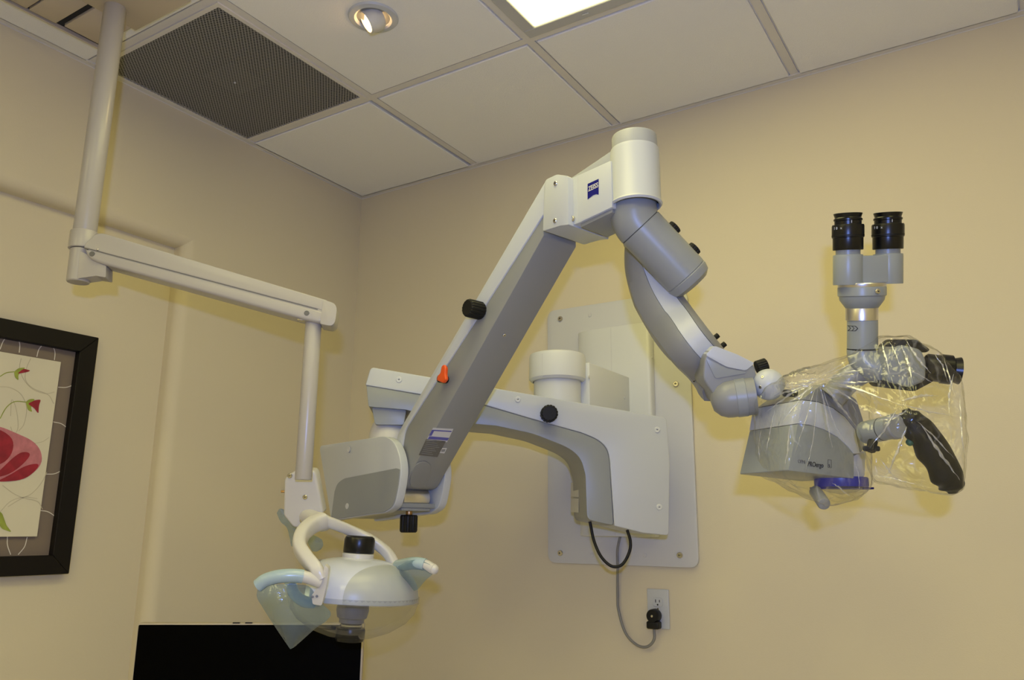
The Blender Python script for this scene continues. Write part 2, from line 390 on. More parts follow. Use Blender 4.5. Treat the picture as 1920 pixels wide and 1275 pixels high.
# recessed adjustable spotlights
def spotlight(sp, aim, label, power, spread):
    g = thing('recessed_spotlight', label, 'spotlight', sp, 'recessed spotlights')
    obj('trim_ring', lathe([(0.047, 0.012), (0.046, -0.001), (0.052, -0.006), (0.066, -0.004), (0.070, 0.001), (0.068, 0.002)], sp, n=48), 'white', g)
    obj('recess_can', lathe([(0.0465, -0.0005), (0.046, 0.0008), (0, 0.0008)], sp, n=40), 'midgrey', g)
    sa = aim.normalized(); so = sp+V((0, 0, 0.004))-V((sa.x, sa.y, 0))*0.014
    obj('eyeball_shroud', lathe([(0.030, -0.012), (0.036, -0.002), (0.036, 0.012), (0.031, 0.034), (0.028, 0.034), (0.028, 0.026), (0, 0.022)], so+sa*0.004, sa, 36), 'lampwhite', g)
    obj('lamp', lathe([(0, 0.0245), (0.027, 0.0265), (0.027, 0.024), (0, 0.0225)], so+sa*0.004, sa, 30), 'bulb', g)
    ld = bpy.data.lights.new('spotlight_beam', 'SPOT'); ld.energy = power; ld.color = SPOT_COLOUR; ld.spot_size = math.radians(spread); ld.spot_blend = 1.0; ld.shadow_soft_size = 0.04
    lo = bpy.data.objects.new('spotlight_beam', ld); COL.objects.link(lo); lo.parent = g
    q = (-sa).to_track_quat('Z', 'Y'); lo.location = so+sa*0.085-sp; lo.rotation_mode = 'QUATERNION'; lo.rotation_quaternion = q
spotlight(V((0.912, -0.935, H)), -RH*0.80-Z*0.62-FH*0.15, 'round white recessed spotlight with a tilted glowing lamp, the one in view', SPOT_1, 110)
spotlight(V((2.13, -0.95, H)), V((-0.02, 0.95, -0.85)), 'unseen recessed spotlight added above the microscope head to brighten the back wall', SPOT_2, 120)  # unseen fixture added to brighten the right part of the back wall
# fluorescent panels
def panel(i, j, label):
    x0, x1, y1, y0 = i*T+0.012, (i+1)*T-0.012, -j*T-0.012, -(j+2)*T+0.012
    g = thing('ceiling_light_panel', label, 'ceiling light', ((x0+x1)/2, (y0+y1)/2, H), 'fluorescent ceiling panels')
    bm = bmesh.new(); f = 0.038
    for lo, hi in (((x0, y0, H-0.002), (x1, y0+f, H+0.012)), ((x0, y1-f, H-0.002), (x1, y1, H+0.012)), ((x0, y0+f, H-0.002), (x0+f, y1-f, H+0.012)), ((x1-f, y0+f, H-0.002), (x1, y1-f, H+0.012))): box(lo, hi, 0.002, 1, bm=bm)
    obj('frame', bm, 'panelframe', g, False)
    obj('latch', box((x0+0.18, y1-0.022, H-0.005), (x0+0.20, y1-0.014, H-0.002), 0.001), 'panelframe', g)
    obj('diffuser', box((x0+f, y0+f, H+0.004), (x1-f, y1-f, H+0.010)), 'tube', g, False)
panel(2, 1, 'bright fluorescent ceiling panel with grey metal frame at the top edge of the photo')
panel(4, 2, 'unseen fluorescent ceiling panel added on the right to light the room')  # added unseen panel, more light from the right
panel(2, 4, 'unseen fluorescent ceiling panel added behind the camera to light the room')  # added unseen panel, general light from behind the camera
panel(0, 5, 'unseen fluorescent ceiling panel added behind the camera on the left to light the room')  # added unseen panel, lifts the left half of the back wall
panel(4, 5, 'unseen fluorescent ceiling panel added behind the camera on the right to light the room')  # added unseen panel, general light from behind right

# ================================================================== picture in the recess (left wall)
PX = -RD
def lw(x, y, off=0.0): return onp(x, y, V((PX+off, 0, 0)), V((1, 0, 0)))
ftr, fbr = lw(189, 634, 0.03), lw(126, 1076, 0.03)
fy1 = (ftr.y+fbr.y)/2; fz1, fz0 = ftr.z, fbr.z; fy0 = fy1-0.70; fwid = 0.052
g = thing('framed_picture', 'framed painting of red flowers in a wide black-brown frame on the left wall', 'picture', (PX, fy1-0.35, fz0))
def yz(y, z, x): return V((PX+x, y, z))
o4 = [(fy0, fz0), (fy1, fz0), (fy1, fz1), (fy0, fz1)]; i4 = [(fy0+fwid, fz0+fwid), (fy1-fwid, fz0+fwid), (fy1-fwid, fz1-fwid), (fy0+fwid, fz1-fwid)]
bm = bmesh.new()
for k in range(4):
    j = (k+1) % 4; prism([yz(*o4[k], 0.001), yz(*o4[j], 0.001), yz(*i4[j], 0.001), yz(*i4[k], 0.001)], V((0.029, 0, 0)), 0.0015, 1, bm)
obj('frame', bm, 'frame', g, False)
mb = obj('mat_board', prism([yz(*p, 0.002) for p in i4], V((0.004, 0, 0))), 'matboard', g, False)
ptr, pbr = lw(116, 679, 0.016), lw(68, 1006, 0.016)
py1 = (ptr.y+pbr.y)/2; pz1, pz0 = ptr.z, pbr.z; py0 = fy0+fy1-py1
pr = obj('print', prism([yz(py0, pz0, 0.012), yz(py1, pz0, 0.012), yz(py1, pz1, 0.012), yz(py0, pz1, 0.012)], V((0.004, 0, 0)), 0.0005, 1), 'paper', g, False)
def pline(name, pts, off, wdt, m, parent):
    P = crom([lw(x, y, off) for x, y in pts], 6)
    sweepbm = sweep(P, lambda i, t: [(-0.0002, -wdt), (0.0002, -wdt), (0.0002, wdt), (-0.0002, wdt)], V((1, 0, 0)))
    return obj(name, sweepbm, m, parent, False)
for k, pts in enumerate([[(0, 655), (6, 640), (15, 628)], [(32, 632), (37, 645), (36, 661)], [(69, 669), (73, 655), (83, 643)], [(98, 647), (103, 660), (102, 675)],
            [(109, 726), (125, 726), (145, 719)], [(100, 791), (116, 795), (131, 807)], [(85, 889), (103, 888), (121, 879)], [(75, 957), (91, 960), (107, 971)],
            [(14, 1006), (14, 1022), (20, 1040)], [(51, 1007), (46, 1025), (34, 1040)]]):
    pline('mat_arc', pts, 0.0065, 0.0011, 'line', mb)
for pts in [[(40, 672), (37, 690), (45, 712), (62, 730), (85, 738), (102, 735)], [(0, 725), (20, 727), (40, 740), (50, 765), (45, 795), (35, 808)], [(20, 780), (22, 750), (30, 765), (34, 800), (26, 815), (20, 800)],
            [(58, 672), (50, 690), (48, 712), (62, 728), (90, 740), (101, 757)], [(0, 960), (20, 940), (45, 932), (70, 935)], [(5, 910), (25, 925), (45, 934), (70, 940), (80, 955)], [(88, 885), (78, 905), (60, 925), (40, 935), (15, 950)], [(62, 832), (80, 828), (92, 820)]]:
    pline('pale_swirl', pts, 0.0165, 0.0008, 'paleline', pr)
pline('flower_stem', [(0, 706), (12, 699), (27, 697)], 0.0166, 0.0012, 'green', pr); pline('flower_stem', [(0, 785), (12, 764), (28, 753), (50, 754)], 0.0166, 0.0012, 'green', pr)
def pshape(name, pts, m, off=0.0168):
    P = [lw(x, y, off) for x, y in pts]; P = fil(P, 0.03 if name == 'petal' else 0.006, 4)
    return obj(name, prism(P, V((0.0003, 0, 0))), m, pr, False)
pshape('bud_leaf', [(26, 697), (35, 690), (48, 689), (40, 697), (34, 703), (35, 714), (28, 708)], 'green'); pshape('red_bud', [(32, 701), (44, 691), (58, 695), (50, 698)], 'petal', 0.0171)
pshape('bud_leaf', [(48, 753), (56, 748), (66, 748), (60, 757), (58, 766), (61, 773), (52, 769)], 'green'); pshape('red_bud', [(52, 757), (66, 750), (77, 749), (73, 760), (72, 776), (64, 765)], 'petal', 0.0171)
pshape('petal', [(-60, 790), (0, 799), (30, 812), (62, 826), (78, 846), (79, 872), (50, 897), (10, 904), (-60, 900)], 'petalpink')
pshape('petal', [(-60, 800), (-4, 802), (26, 822), (24, 850), (4, 872), (-60, 880)], 'petal', 0.0172)
pshape('petal', [(2, 880), (24, 858), (42, 846), (60, 850), (44, 870), (18, 890), (-20, 898)], 'petal', 0.0174)
pshape('petal', [(16, 892), (48, 872), (77, 868), (62, 888), (40, 901), (-10, 904)], 'petal', 0.0176)
def mirr(pts): return [(-120-x, y) for x, y in pts]       # the flower's other half, left of the photograph's edge
pshape('petal', mirr([(-60, 790), (0, 799), (30, 812), (62, 826), (78, 846), (79, 872), (50, 897), (10, 904), (-60, 900)]), 'petalpink')
pshape('petal', mirr([(-60, 800), (-4, 802), (26, 822), (24, 850), (4, 872), (-60, 880)]), 'petal', 0.0172)
pshape('petal', mirr([(16, 892), (48, 872), (77, 868), (62, 888), (40, 901), (-10, 904)]), 'petal', 0.0176)
pline('flower_stem', [(-60, 900), (-56, 940), (-40, 985), (-36, 1004)], 0.0166, 0.003, 'green', pr)
pshape('leaf', [(-8, 955), (4, 962), (12, 985), (22, 998), (4, 992), (-8, 975)], 'green')

# ================================================================== monitor (only its top shows)
mc = at(470, 1168, 2.15); ml, mr_ = at(258, 1174, 2.13), at(683, 1163.5, 2.17)
me_ = (mr_-ml); mw = me_.length; me_.z = 0; me_.normalize(); mn = V((me_.y, -me_.x, 0)); mzt = (ml.z+mr_.z)/2; mh = 0.36
mo = V((ml.x, ml.y, mzt))
g = thing('monitor', 'large flat black monitor with thin pale rim at the bottom edge', 'monitor', (mo.x+me_.x*mw/2-mn.x*0.02, mo.y+me_.y*mw/2-mn.y*0.02, 0))
obj('housing', prism(fil([mo, mo+me_*mw, mo+me_*mw-Z*mh, mo-Z*mh], 0.006), -mn*0.028, 0.002, 2), 'beige', g)
obj('screen', prism(fil([mo+me_*0.003-Z*0.004, mo+me_*(mw-0.005)-Z*0.004, mo+me_*(mw-0.005)-Z*(mh-0.004), mo+me_*0.003-Z*(mh-0.004)], 0.004)[::-1], mn*0.0015), 'screen', g, False)
for t in (0.43, 0.485): obj('rim_clip', obox(mo+me_*mw*t+Z*0.001-mn*0.003, me_*0.009, mn*0.004, Z*0.0012), 'black', g, False)
mb_ = mo+me_*mw/2-mn*0.045
obj('stand_column', cyl(V((mb_.x, mb_.y, 0.02)), V((mb_.x, mb_.y, mzt-0.12)), 0.02), 'black', g)
obj('stand_bracket', obox(V((mb_.x, mb_.y, mzt-0.18))+mn*0.01, me_*0.05, mn*0.012, Z*0.05, 0.003), 'black', g)
obj('stand_base', obox(V((mb_.x, mb_.y, 0.0125)), me_*0.16, mn*0.12, Z*0.0125, 0.004), 'black', g)

# ================================================================== wall outlet and cord
def bw(x, y, off=0.0): return onp(x, y, V((0, -off, 0)), V((0, 1, 0)))
oc = (bw(1214.5, 1105, 0.005)+bw(1254, 1179, 0.005))/2; ocx, ocz = oc.x, oc.z
g = thing('wall_outlet', 'white duplex wall outlet on the back wall below the mounting plate', 'outlet', (ocx, 0, ocz-0.057))
obj('cover_plate', prism([V((ocx-0.035, -0.0005, ocz-0.057)), V((ocx+0.035, -0.0005, ocz-0.057)), V((ocx+0.035, -0.0005, ocz+0.057)), V((ocx-0.035, -0.0005, ocz+0.057))], V((0, -0.0055, 0)), 0.003, 3), 'white', g)
for dz in (0.0195, -0.0195):
    c = V((ocx, -0.006, ocz+dz)); pts = []
    for k in range(24):
        a = 2*math.pi*k/24; pts.append(c+V((max(-0.0168, min(0.0168, 0.0175*math.cos(a))), 0, max(-0.0138, min(0.0138, 0.0175*math.sin(a))))))
    s = obj('socket', prism(pts, V((0, -0.002, 0)), 0.0006, 1), 'white', g)
    for dx, hh in ((-0.0062, 0.0045), (0.0062, 0.0035)):
        obj('slot', obox(c+V((dx, -0.0022, 0.003)), V((0.0011, 0, 0)), V((0, 0.0004, 0)), V((0, 0, hh))), 'dark', s, False)
    obj('ground_hole', cyl(c+V((0, -0.0018, -0.0075)), c+V((0, -0.0026, -0.0075)), 0.0026, 0.0002, 14), 'dark', s)
screw('screw', V((ocx, -0.006, ocz)), V((0, -1, 0)), 0.003, 'steel', g, 0.0015)
g = thing('power_cord', 'grey power cord with black plug looping down to the wall outlet', 'cord', (ocx, -0.02, ocz-0.1))
pc = V((ocx-0.004, 0, ocz-0.0215))
bm = lathe([(0, 0), (0.0185, 0), (0.0195, 0.002), (0.0195, 0.026), (0.0175, 0.031), (0, 0.031)], pc+V((-0.002, -0.0095, 0.003)), V((0, -1, 0)), 28)
plug = obj('plug', bm, 'rubber', g)
obj('plug_collar', obox(pc+V((-0.002, -0.026, -0.023)), V((0.0195, 0, 0)), V((0, 0.0145, 0)), V((0, 0, 0.011)), 0.005, 3), 'rubber', plug)
obj('plug_screw', cyl(pc+V((-0.002, -0.0405, 0.003)), pc+V((-0.002, -0.0415, 0.003)), 0.0035, 0.0005, 14), 'steel', plug)
cp = [bw(1164, 1000, 0.03), bw(1158, 1030, 0.022), bw(1158, 1062, 0.02), bw(1158, 1120, 0.012), bw(1160, 1145, 0.012), bw(1172, 1185, 0.014), bw(1192, 1208, 0.018), bw(1212, 1213, 0.022), bw(1226, 1200, 0.026), pc+V((-0.002, -0.026, -0.032))]
obj('cable', tube(crom(cp, 8), 0.0042, 12), 'cord', g)

# ================================================================== SURGICAL MICROSCOPE
MS = thing('surgical_microscope', 'white and grey wall-mounted surgical microscope on a long jointed arm', 'microscope', (1.19, -0.01, 1.21))
# --- wall plate
X0, X1, Z0, Z1 = 0.934, 1.448, 1.210, 2.066
wp = obj('wall_plate', prism(fil([V((X0, -0.0005, Z0)), V((X1, -0.0005, Z0)), V((X1, -0.0005, Z1)), V((X0, -0.0005, Z1))], 0.03, 6), V((0, -0.0115, 0)), 0.002, 2), 'plate', MS)
for x, y in ((1051, 598), (1268, 720), (1275, 1041), (1051, 1037)):
    screw('bolt', bw(x, y, 0.0115), V((0, -1, 0)), 0.0095, 'steel', wp, 0.006)
for x, y in ((1106, 591), (1110, 1041), (1209, 1041), (1199, 574)):
    obj('plug_cap', lathe([(0.007, 0), (0.006, 0.002), (0, 0.003)], bw(x, y, 0.0118), V((0, -1, 0)), 16), 'plate', wp)
# --- cover on the plate
CY = 0.05
ca, cb = bw(1083, 800, CY).x, bw(1222, 800, CY).x; czt, czb = bw(1150, 612, CY).z, bw(1150, 1006, CY).z
cov = obj('wall_cover', prism(fil([V((ca-0.01, -0.012, 0)), V((ca, -CY, 0)), V((cb, -CY, 0)), V((cb+0.002, -0.012, 0))], [0, 0.05, 0.008, 0], 7), V((0, 0, 1))*1.0, 0), 'ivory', MS) if False else None
pts = [V((x, y, czb)) for x, y in ((ca-0.012, -0.012), (ca-0.004, -0.03), (ca+0.02, -0.044), (ca+0.06, -CY), (cb-0.008, -CY), (cb-0.002, -CY+0.003), (cb, -CY+0.01), (cb, -0.012))]
cov = obj('wall_cover', prism(pts, V((0, 0, czt-czb)), 0.004, 2), 'ivory', MS)
obj('cover_seam', obox(V((bw(1146, 650, CY+0.0004).x, -CY-0.0002, (czt+czb)/2)), V((0.0006, 0, 0)), V((0, 0.0004, 0)), V((0, 0, (czt-czb)/2-0.004))), 'plate', cov, False)
obj('cover_screw', cyl(V((cb-0.001, -0.03, bw(1227, 670, 0.03).z)), V((cb+0.002, -0.03, bw(1227, 670, 0.03).z)), 0.004, 0.001, 14), 'plate', cov)
# --- swivel cap and bracket
YP = -0.36
piv = onp(1045, 700, V((0, YP, 0)), V((0, 1, 0))); dP = (piv-CAM).dot(FW)
AY = math.radians(52); AD = V((math.sin(AY), math.cos(AY), 0)); AN = V((math.cos(AY), -math.sin(AY), 0)); HWD = 0.085; ATH = 0.215
AF = piv+AN*HWD                         # a point of the carrier arm's front face
def af(x, y, off=0.0): return onp(x, y, AF+AN*off, AN)
def zat(y, x=1045): return onp(x, y, piv, FH).z
zc1, zc0, zl0 = zat(665), zat(717), zat(760)
rc = px(53, dP)
cap = obj('swivel_cap', lathe([(0, zc1-zc0), (rc-0.012, zc1-zc0), (rc-0.003, zc1-zc0-0.003), (rc, zc1-zc0-0.012), (rc, 0.008), (rc-0.006, 0.001), (rc*0.86, 0)], V((piv.x, piv.y, zc0)), n=56), 'ivory', MS)
obj('swivel_collar', lathe([(rc*0.83, zc0-zl0+0.002), (rc*0.83, -0.05)], V((piv.x, piv.y, zl0)), n=48), 'ivory', MS)
obj('cap_seam', prism([V((piv.x, piv.y, 0))+(-RH*0.55-FH*0.835)*(rc+0.0002)+Z*zc0+Z*0.004+RH*dx for dx in (0,)*1] + [V((piv.x, piv.y, 0))+(-RH*0.55-FH*0.835)*(rc+0.0002)+Z*(zc1-0.012), V((piv.x, piv.y, 0))+(-RH*0.562-FH*0.827)*(rc+0.0002)+Z*(zc1-0.012), V((piv.x, piv.y, 0))+(-RH*0.562-FH*0.827)*(rc+0.0002)+Z*(zc0+0.004)], (RH*0.55+FH*0.835)*0.001), 'plate', cap, False)
bx = onp(1180, 740, V((0, -CY, 0)), V((0, 1, 0))).x
bzt, bzb = onp(1179, 708, V((bx, 0, 0)), V((0, 1, 0))) .z if False else bw(1178, 707, CY).z, bw(1180, 800, CY).z
brk = obj('swivel_bracket', prism([V((bx-0.11, -CY+0.004, bzb)), V((bx, -CY+0.004, bzb)), V((bx, -CY+0.004, bzt)), V((bx-0.11, -CY+0.004, bzt))], V((0, YP+CY+0.03, 0)), 0.004, 2), 'ivory', MS)
for x, y in ((1104, 707), (1171, 746)):
    p = onp(x, y, V((bx, 0, 0)), V((1, 0, 0))); obj('bracket_screw', cyl(p-V((0.001, 0, 0)), p+V((0.0015, 0, 0)), 0.005, 0.001, 14), 'plate', brk)
# --- carrier arm: white upper shell and grey lower shell, both extruded through the arm's full width
wpts = [(695, 688), (1250, 783), (1256, 870), (1254, 1004), (1205, 999), (1152, 986), (1143, 856), (1137, 838), (1120, 823), (1090, 811), (990, 783), (905, 758), (780, 738), (685, 722)]
wr = [0.012, 0.012, 0.02, 0.01, 0, 0, 0.02, 0.02, 0.03, 0, 0, 0, 0, 0.004]
sh = obj('carrier_arm_shell', prism(fil([af(x, y) for x, y in wpts], wr), -AN*ATH, 0.0045, 3), 'white', MS, sharp=40)
gpts = [(687, 723), (780, 739), (905, 759), (990, 784), (1090, 812), (1120, 824), (1136, 839), (1142, 857), (1150, 985), (1101, 974), (1098, 890), (1089, 858), (1066, 839), (1000, 813), (930, 798), (870, 793), (760, 768), (691, 762)]
gr = [0.004, 0, 0, 0, 0, 0.03, 0.02, 0.02, 0.01, 0.015, 0.01, 0.03, 0.03, 0.02, 0, 0, 0, 0.004]
lo_ = obj('carrier_arm_underbody', prism(fil([af(x, y, -0.003) for x, y in gpts], gr), -AN*(ATH-0.006), 0.010, 3), 'grey', MS, sharp=40)
for x, y in ((748, 712), (971, 749), (1232, 806), (1236, 951)): screw('shell_screw', af(x, y, -0.0005), AN, 0.0085, 'ivory', sh, 0.003)
kp = af(1028, 777, 0.0); knob('arm_brake_knob', kp, kp+AN*0.03-RH*0.0, px(16, 2.25), 'rubber', MS)
for x in (903, 907.5): obj('index_mark', prism([af(x, 734, 0.0002), af(x+1.5, 735, 0.0002), af(x+1.5, 747, 0.0002), af(x, 746, 0.0002)], AN*0.0004), 'dark', sh, False)
p = af(1085, 900, -0.07)
for y0_, y1_ in ((905, 931), (934, 960)):
    q = [onp(x, y, af(1099, 930, -0.01)+AD*-0.0008, AD) for x, y in ((1071, y0_), (1085, y0_+1), (1085, y1_+1), (1071, y1_))]
    obj('sticker', prism(q, -AD*0.0004), 'sticker', lo_, False)
# neck under the arm's far end, dome and the lower yoke
sw = af(735, 760, -HWD)                       # axis of the lower swivel
SWD = (sw-CAM).dot(FW)
nk = [af(x, y, -0.016) for x, y in ((697, 763), (762, 768), (757, 797), (703, 796))]
obj('swivel_neck', prism(fil(nk, 0.008), -AN*(2*HWD-0.032), 0.008, 3), 'grey', MS)
HY = math.radians(75); HD = V((math.sin(HY), -math.cos(HY), 0)); HN = V((-math.cos(HY), -math.sin(HY), 0))   # heading of the spring arm, side towards the camera
dz_ = onp(715, 830, V((sw.x, sw.y, 0)), FH).z; dt_ = onp(715, 790, V((sw.x, sw.y, 0)), FH).z
rd = 0.062
obj('swivel_dome', lathe([(rd, -0.03), (rd, 0), (rd*0.97, (dt_-dz_)*0.45), (rd*0.85, (dt_-dz_)*0.85), (rd*0.6, (dt_-dz_)*1.25), (0, (dt_-dz_)*1.3)], V((sw.x, sw.y, dz_)), n=44), 'lampwhite', MS)
YW = 0.083
def yk(x, y, off=0.0): return onp(x, y, sw+HN*(YW+off), HN)     # left cheek's outer face
cpts = [(598, 836), (722, 817), (738, 827), (748, 849), (753, 878), (749, 912), (740, 951), (722, 962), (690, 966), (621, 977)]
crr = [0.02, 0.03, 0.03, 0.03, 0.03, 0.03, 0.02, 0.01, 0.01, 0.008]
cheek_out = fil([yk(x, y) for x, y in cpts], crr)
ck = obj('yoke_cheek', prism(cheek_out, -HN*0.024, 0.006, 3), 'white', MS, sharp=45)
obj('yoke_cheek', prism([p-HN*(2*YW) for p in cheek_out], HN*0.024, 0.006, 3), 'white', MS, sharp=45)
pan = [(621, 975), (628, 922), (633, 906), (646, 897), (744, 878), (751, 880), (748, 911), (739, 949), (722, 960), (690, 964)]
obj('cheek_inlay', prism(fil([yk(x, y, 0.0002) for x, y in pan], [0.006, 0, 0.02, 0.01, 0.005, 0.004, 0.02, 0.02, 0, 0]), HN*0.0018, 0.0008, 1), 'grey', ck)
for x, y in ((654, 843), (651, 949)):
    c = yk(x, y, 0.0018); obj('cheek_screw', lathe([(0, 0), (0.008, 0), (0.008, 0.0012), (0.0045, 0.0012), (0.0045, 0.0004), (0, 0.0004)], c, HN, 20), 'plate', ck)
core = [(604, 850), (690, 834), (700, 850), (702, 935), (690, 958), (630, 968)]
obj('yoke_housing', prism([yk(x, y)-HN*0.02 for x, y in core], -HN*(2*YW-0.04), 0.004), 'white', MS)
# floor of the yoke with a sticker
fl_ = [yk(623, 972)-HN*0.02, yk(733, 951)-HN*0.02]
obj('yoke_floor', prism([fl_[0], fl_[1], fl_[1]+Z*0.012, fl_[0]+Z*0.012], -HN*(2*YW-0.04), 0.002), 'grey', MS)
# --- spring arm
SWH = 0.055
def sa_(x, y, off=0.0): return onp(x, y, sw+HN*(SWH+off), HN)    # left face of the spring arm
body = [(1019, 402), (1019, 442), (774, 880), (757, 912), (744, 918), (741, 880), (754, 848), (760, 806)]
arm = obj('spring_arm', prism(fil([sa_(x, y) for x, y in body], [0, 0, 0.03, 0.01, 0.01, 0.01, 0.01, 0]), -HN*2*SWH, 0.003, 2), 'midgrey', MS, sharp=40)
topc = [(742, 818), (1024, 336), (1021, 399), (759, 806), (752, 846), (741, 878)]
obj('spring_arm_cover', prism(fil([sa_(x, y, 0.004) for x, y in topc], [0.03, 0, 0, 0.02, 0.01, 0]), -HN*(2*SWH+0.008), 0.003, 2), 'white', MS, sharp=40)
# underside frame of reference
a0, a1 = sa_(774, 880), sa_(1019, 442); AL = (a1-a0).normalized(); UN = (HD-AL*HD.dot(AL)).normalized()
def un(x, y, off=0.0): return onp(x, y, a0+UN*(0.0006+off), UN)
st = obj('label_sticker', prism([un(x, y) for x, y in ((812, 802), (850, 804), (838, 829), (799, 826))], UN*0.0005), 'sticker', arm, False)
obj('label_band', prism([un(x, y, 0.0007) for x, y in ((810, 806), (815, 806), (809, 817), (804, 817))], UN*0.0003), 'stickerblue', st, False)
obj('label_band', prism([un(x, y, 0.0007) for x, y in ((805, 818), (842, 821), (839, 826), (802, 823))], UN*0.0003), 'stickerblue', st, False)
obj('label_band', prism([un(x, y, 0.0007) for x, y in ((815, 806), (847, 808), (846, 810), (814, 808))], UN*0.0003), 'stickerblue', st, False)
tp = obj('type_plate', prism([un(x, y) for x, y in ((799, 823), (836, 827), (820, 857), (785, 853))], UN*0.0005), 'stickergrey', arm, False)
for k in range(7):
    t = 0.18+k*0.115; pa = un(799-14*t, 823+30*t, 0.0007); pb_ = un(836-16*t, 827+30*t, 0.0007); e = (pb_-pa)
    obj('print_line', prism([pa+e*0.08, pa+e*(0.6+0.3*((k*37) % 5)/5), pa+e*(0.6+0.3*((k*37) % 5)/5)-AL*0.0012, pa+e*0.08-AL*0.0012], UN*0.0002), 'grey', tp, False)
cs = obj('code_sticker', prism([un(x, y) for x, y in ((829, 840), (838, 840), (833, 850), (824, 849))], UN*0.0005), 'sticker', arm, False)
for k in range(4):
    x_ = 827.5+k*1.7; obj('code_bar', prism([un(x_+1.5, 842.3, 0.0007), un(x_+2.3, 842.3, 0.0007), un(x_+0.4, 847, 0.0007), un(x_-0.4, 847, 0.0007)], UN*0.0002), 'dark', cs, False)
screw('screw', un(945, 628), UN, 0.0045, 'steel', arm, 0.003)
# rounded swelling near the lower end
obj('underside_boss', prism(fil([un(x, y) for x, y in ((766, 903), (777, 870), (795, 863), (808, 870), (808, 888), (795, 914), (772, 914))], 0.02), UN*0.003, 0.0015), 'midgrey', arm, sharp=50)
# side knob, orange lever
kc = sa_(902, 583); knob('tension_knob', kc, kc+HN*0.045+HD*0.0, px(17, 2.0), 'rubber', MS)
lc = sa_(838, 712); lv = obj('lock_lever', fil and prism(fil([sa_(x, y, 0.024) for x, y in ((824, 714), (826, 705), (831, 700), (833, 688), (837, 684), (841, 690), (840, 703), (842, 712), (836, 719))], 0.004), HN*0.010, 0.003), 'orange', MS)
obj('lever_shaft', cyl(lc, lc+HN*0.026, px(7, 2.1), 0.002, 20), 'rubber', lv)
# clamp and adjusting knob at the foot of the spring arm
cc = onp(768, 934, sw+HN*0.0+HD*0.0, HN)+HD*0.0
fp = V((cc.x, cc.y, cc.z))
hw = px(29, 2.2)
obj('clamp_block', cyl(fp-HN*hw+HD*0.012, fp+HN*hw+HD*0.012, 0.025, 0.003, 36), 'alu', MS)
obj('clamp_plate', obox(fp-Z*0.030, HN*(hw+0.004), HD*0.032, Z*0.004, 0.002), 'grey', MS)
kb = fp-Z*0.042
obj('adjusting_spindle', cyl(fp-Z*0.03, fp-Z*0.046, 0.009, 0.001, 20), 'brass', MS)
ak = knob('balance_knob', fp-Z*0.044, fp-Z*0.090, px(16, 2.2), 'rubber', MS)
# --- head of the spring arm
def hf(x, y, off=0.0): return onp(x, y, sw+HN*(SWH+0.012+off), HN)
ec = fil([hf(x, y) for x, y in ((1021, 338), (1044, 327), (1065, 330), (1066, 421), (1050, 423), (1018, 433))], [0.012, 0.006, 0.004, 0.002, 0, 0.004])
e1_ = obj('end_bracket', prism(ec, -HN*(2*SWH+0.024), 0.0025, 2), 'white', MS, sharp=40)
for x, y in ((1042, 344), (1041, 414)): screw('bracket_screw', hf(x, y), HN, 0.0055, 'steel', e1_, 0.003)
obj('hook', obox(onp(1098, 440, sw-HN*0.04, HN)-HD*0.005, HD*0.028, HN*0.035, Z*0.008, 0.003), 'white', MS)
hb = fil([hf(x, y, -0.016) for x, y in ((1067, 336), (1145, 301), (1148, 388), (1085, 418), (1067, 424))], [0, 0, 0, 0.004, 0.002])
head = obj('head_block', prism(hb, -HN*(2*SWH-0.008), 0.002, 2), 'white', MS, sharp=40)
def hs(x, y, off=0.0): return onp(x, y, sw+HN*(SWH-0.004+off), HN)
obj('head_underside', prism([hs(x, y, -0.006) for x, y in ((1088, 418), (1148, 390), (1148, 398), (1090, 426))], -HN*(2*SWH-0.02), 0.001), 'midgrey', MS)
obj('block_seam', prism([hs(x, y, 0.0002) for x, y in ((1083, 328), (1083.8, 328), (1083.8, 417), (1083, 417))], HN*0.0004), 'plate', head, False)
obj('head_ridge', prism([hs(x, y, -0.02) for x, y in ((1072, 333), (1146, 283), (1146, 310), (1075, 345))], -HN*(2*SWH-0.05), 0.001), 'headcap', MS)
screw('hinge_bolt', hs(1074, 411), HN, 0.0075, 'steel', head, 0.006)
obj('underside_lens', lathe([(0.012, 0), (0.010, 0.002), (0, 0.003)], onp(1087, 429, V((0, 0, hs(1085, 421, -0.03).z-0.004)), Z), -Z, 24), 'alu', head)
lg = obj('logo_panel', prism([hs(x, y, 0.0003) for x, y in ((1102, 345), (1122.5, 335.5), (1122.5, 365), (1118, 364), (1112, 366), (1107, 370), (1102, 374))], HN*0.0006), 'logoblue', head, False)
p0, p1 = hs(1102.8, 359.2, 0.0012), hs(1122.2, 350.0, 0.0012)
tl = (p1-p0).length; text('logo_lettering', 'ZEISS', p0, p1-p0, Z, tl*0.52, 'lampwhite', head, 0.1, 0.0003, width=tl*0.98)
# --- head cylinder
hax = onp(1191, 320, sw, HN); DH = (hax-CAM).dot(FW)
def hz(y): return onp(1191, y, hax, FH).z
hr = px(46, DH)
obj('head_cylinder', lathe([(hr*0.93, hz(283)-hz(385)), (hr*0.975, hz(283)-hz(385)), (hr, hz(285)-hz(385)-0.004), (hr, 0.006), (hr+0.001, 0.004), (hr+0.003, 0.001), (hr, -0.003), (hr*0.93, -0.002), (hr*0.92, 0.01)], V((hax.x, hax.y, hz(385))), n=64), 'white', MS)
obj('head_cap', lathe([(hr*0.92, 0), (hr*0.92, hz(258)-hz(284)-0.003), (hr*0.90, hz(258)-hz(284)), (0, hz(258)-hz(284))], V((hax.x, hax.y, hz(284))), n=64), 'headcap', MS)
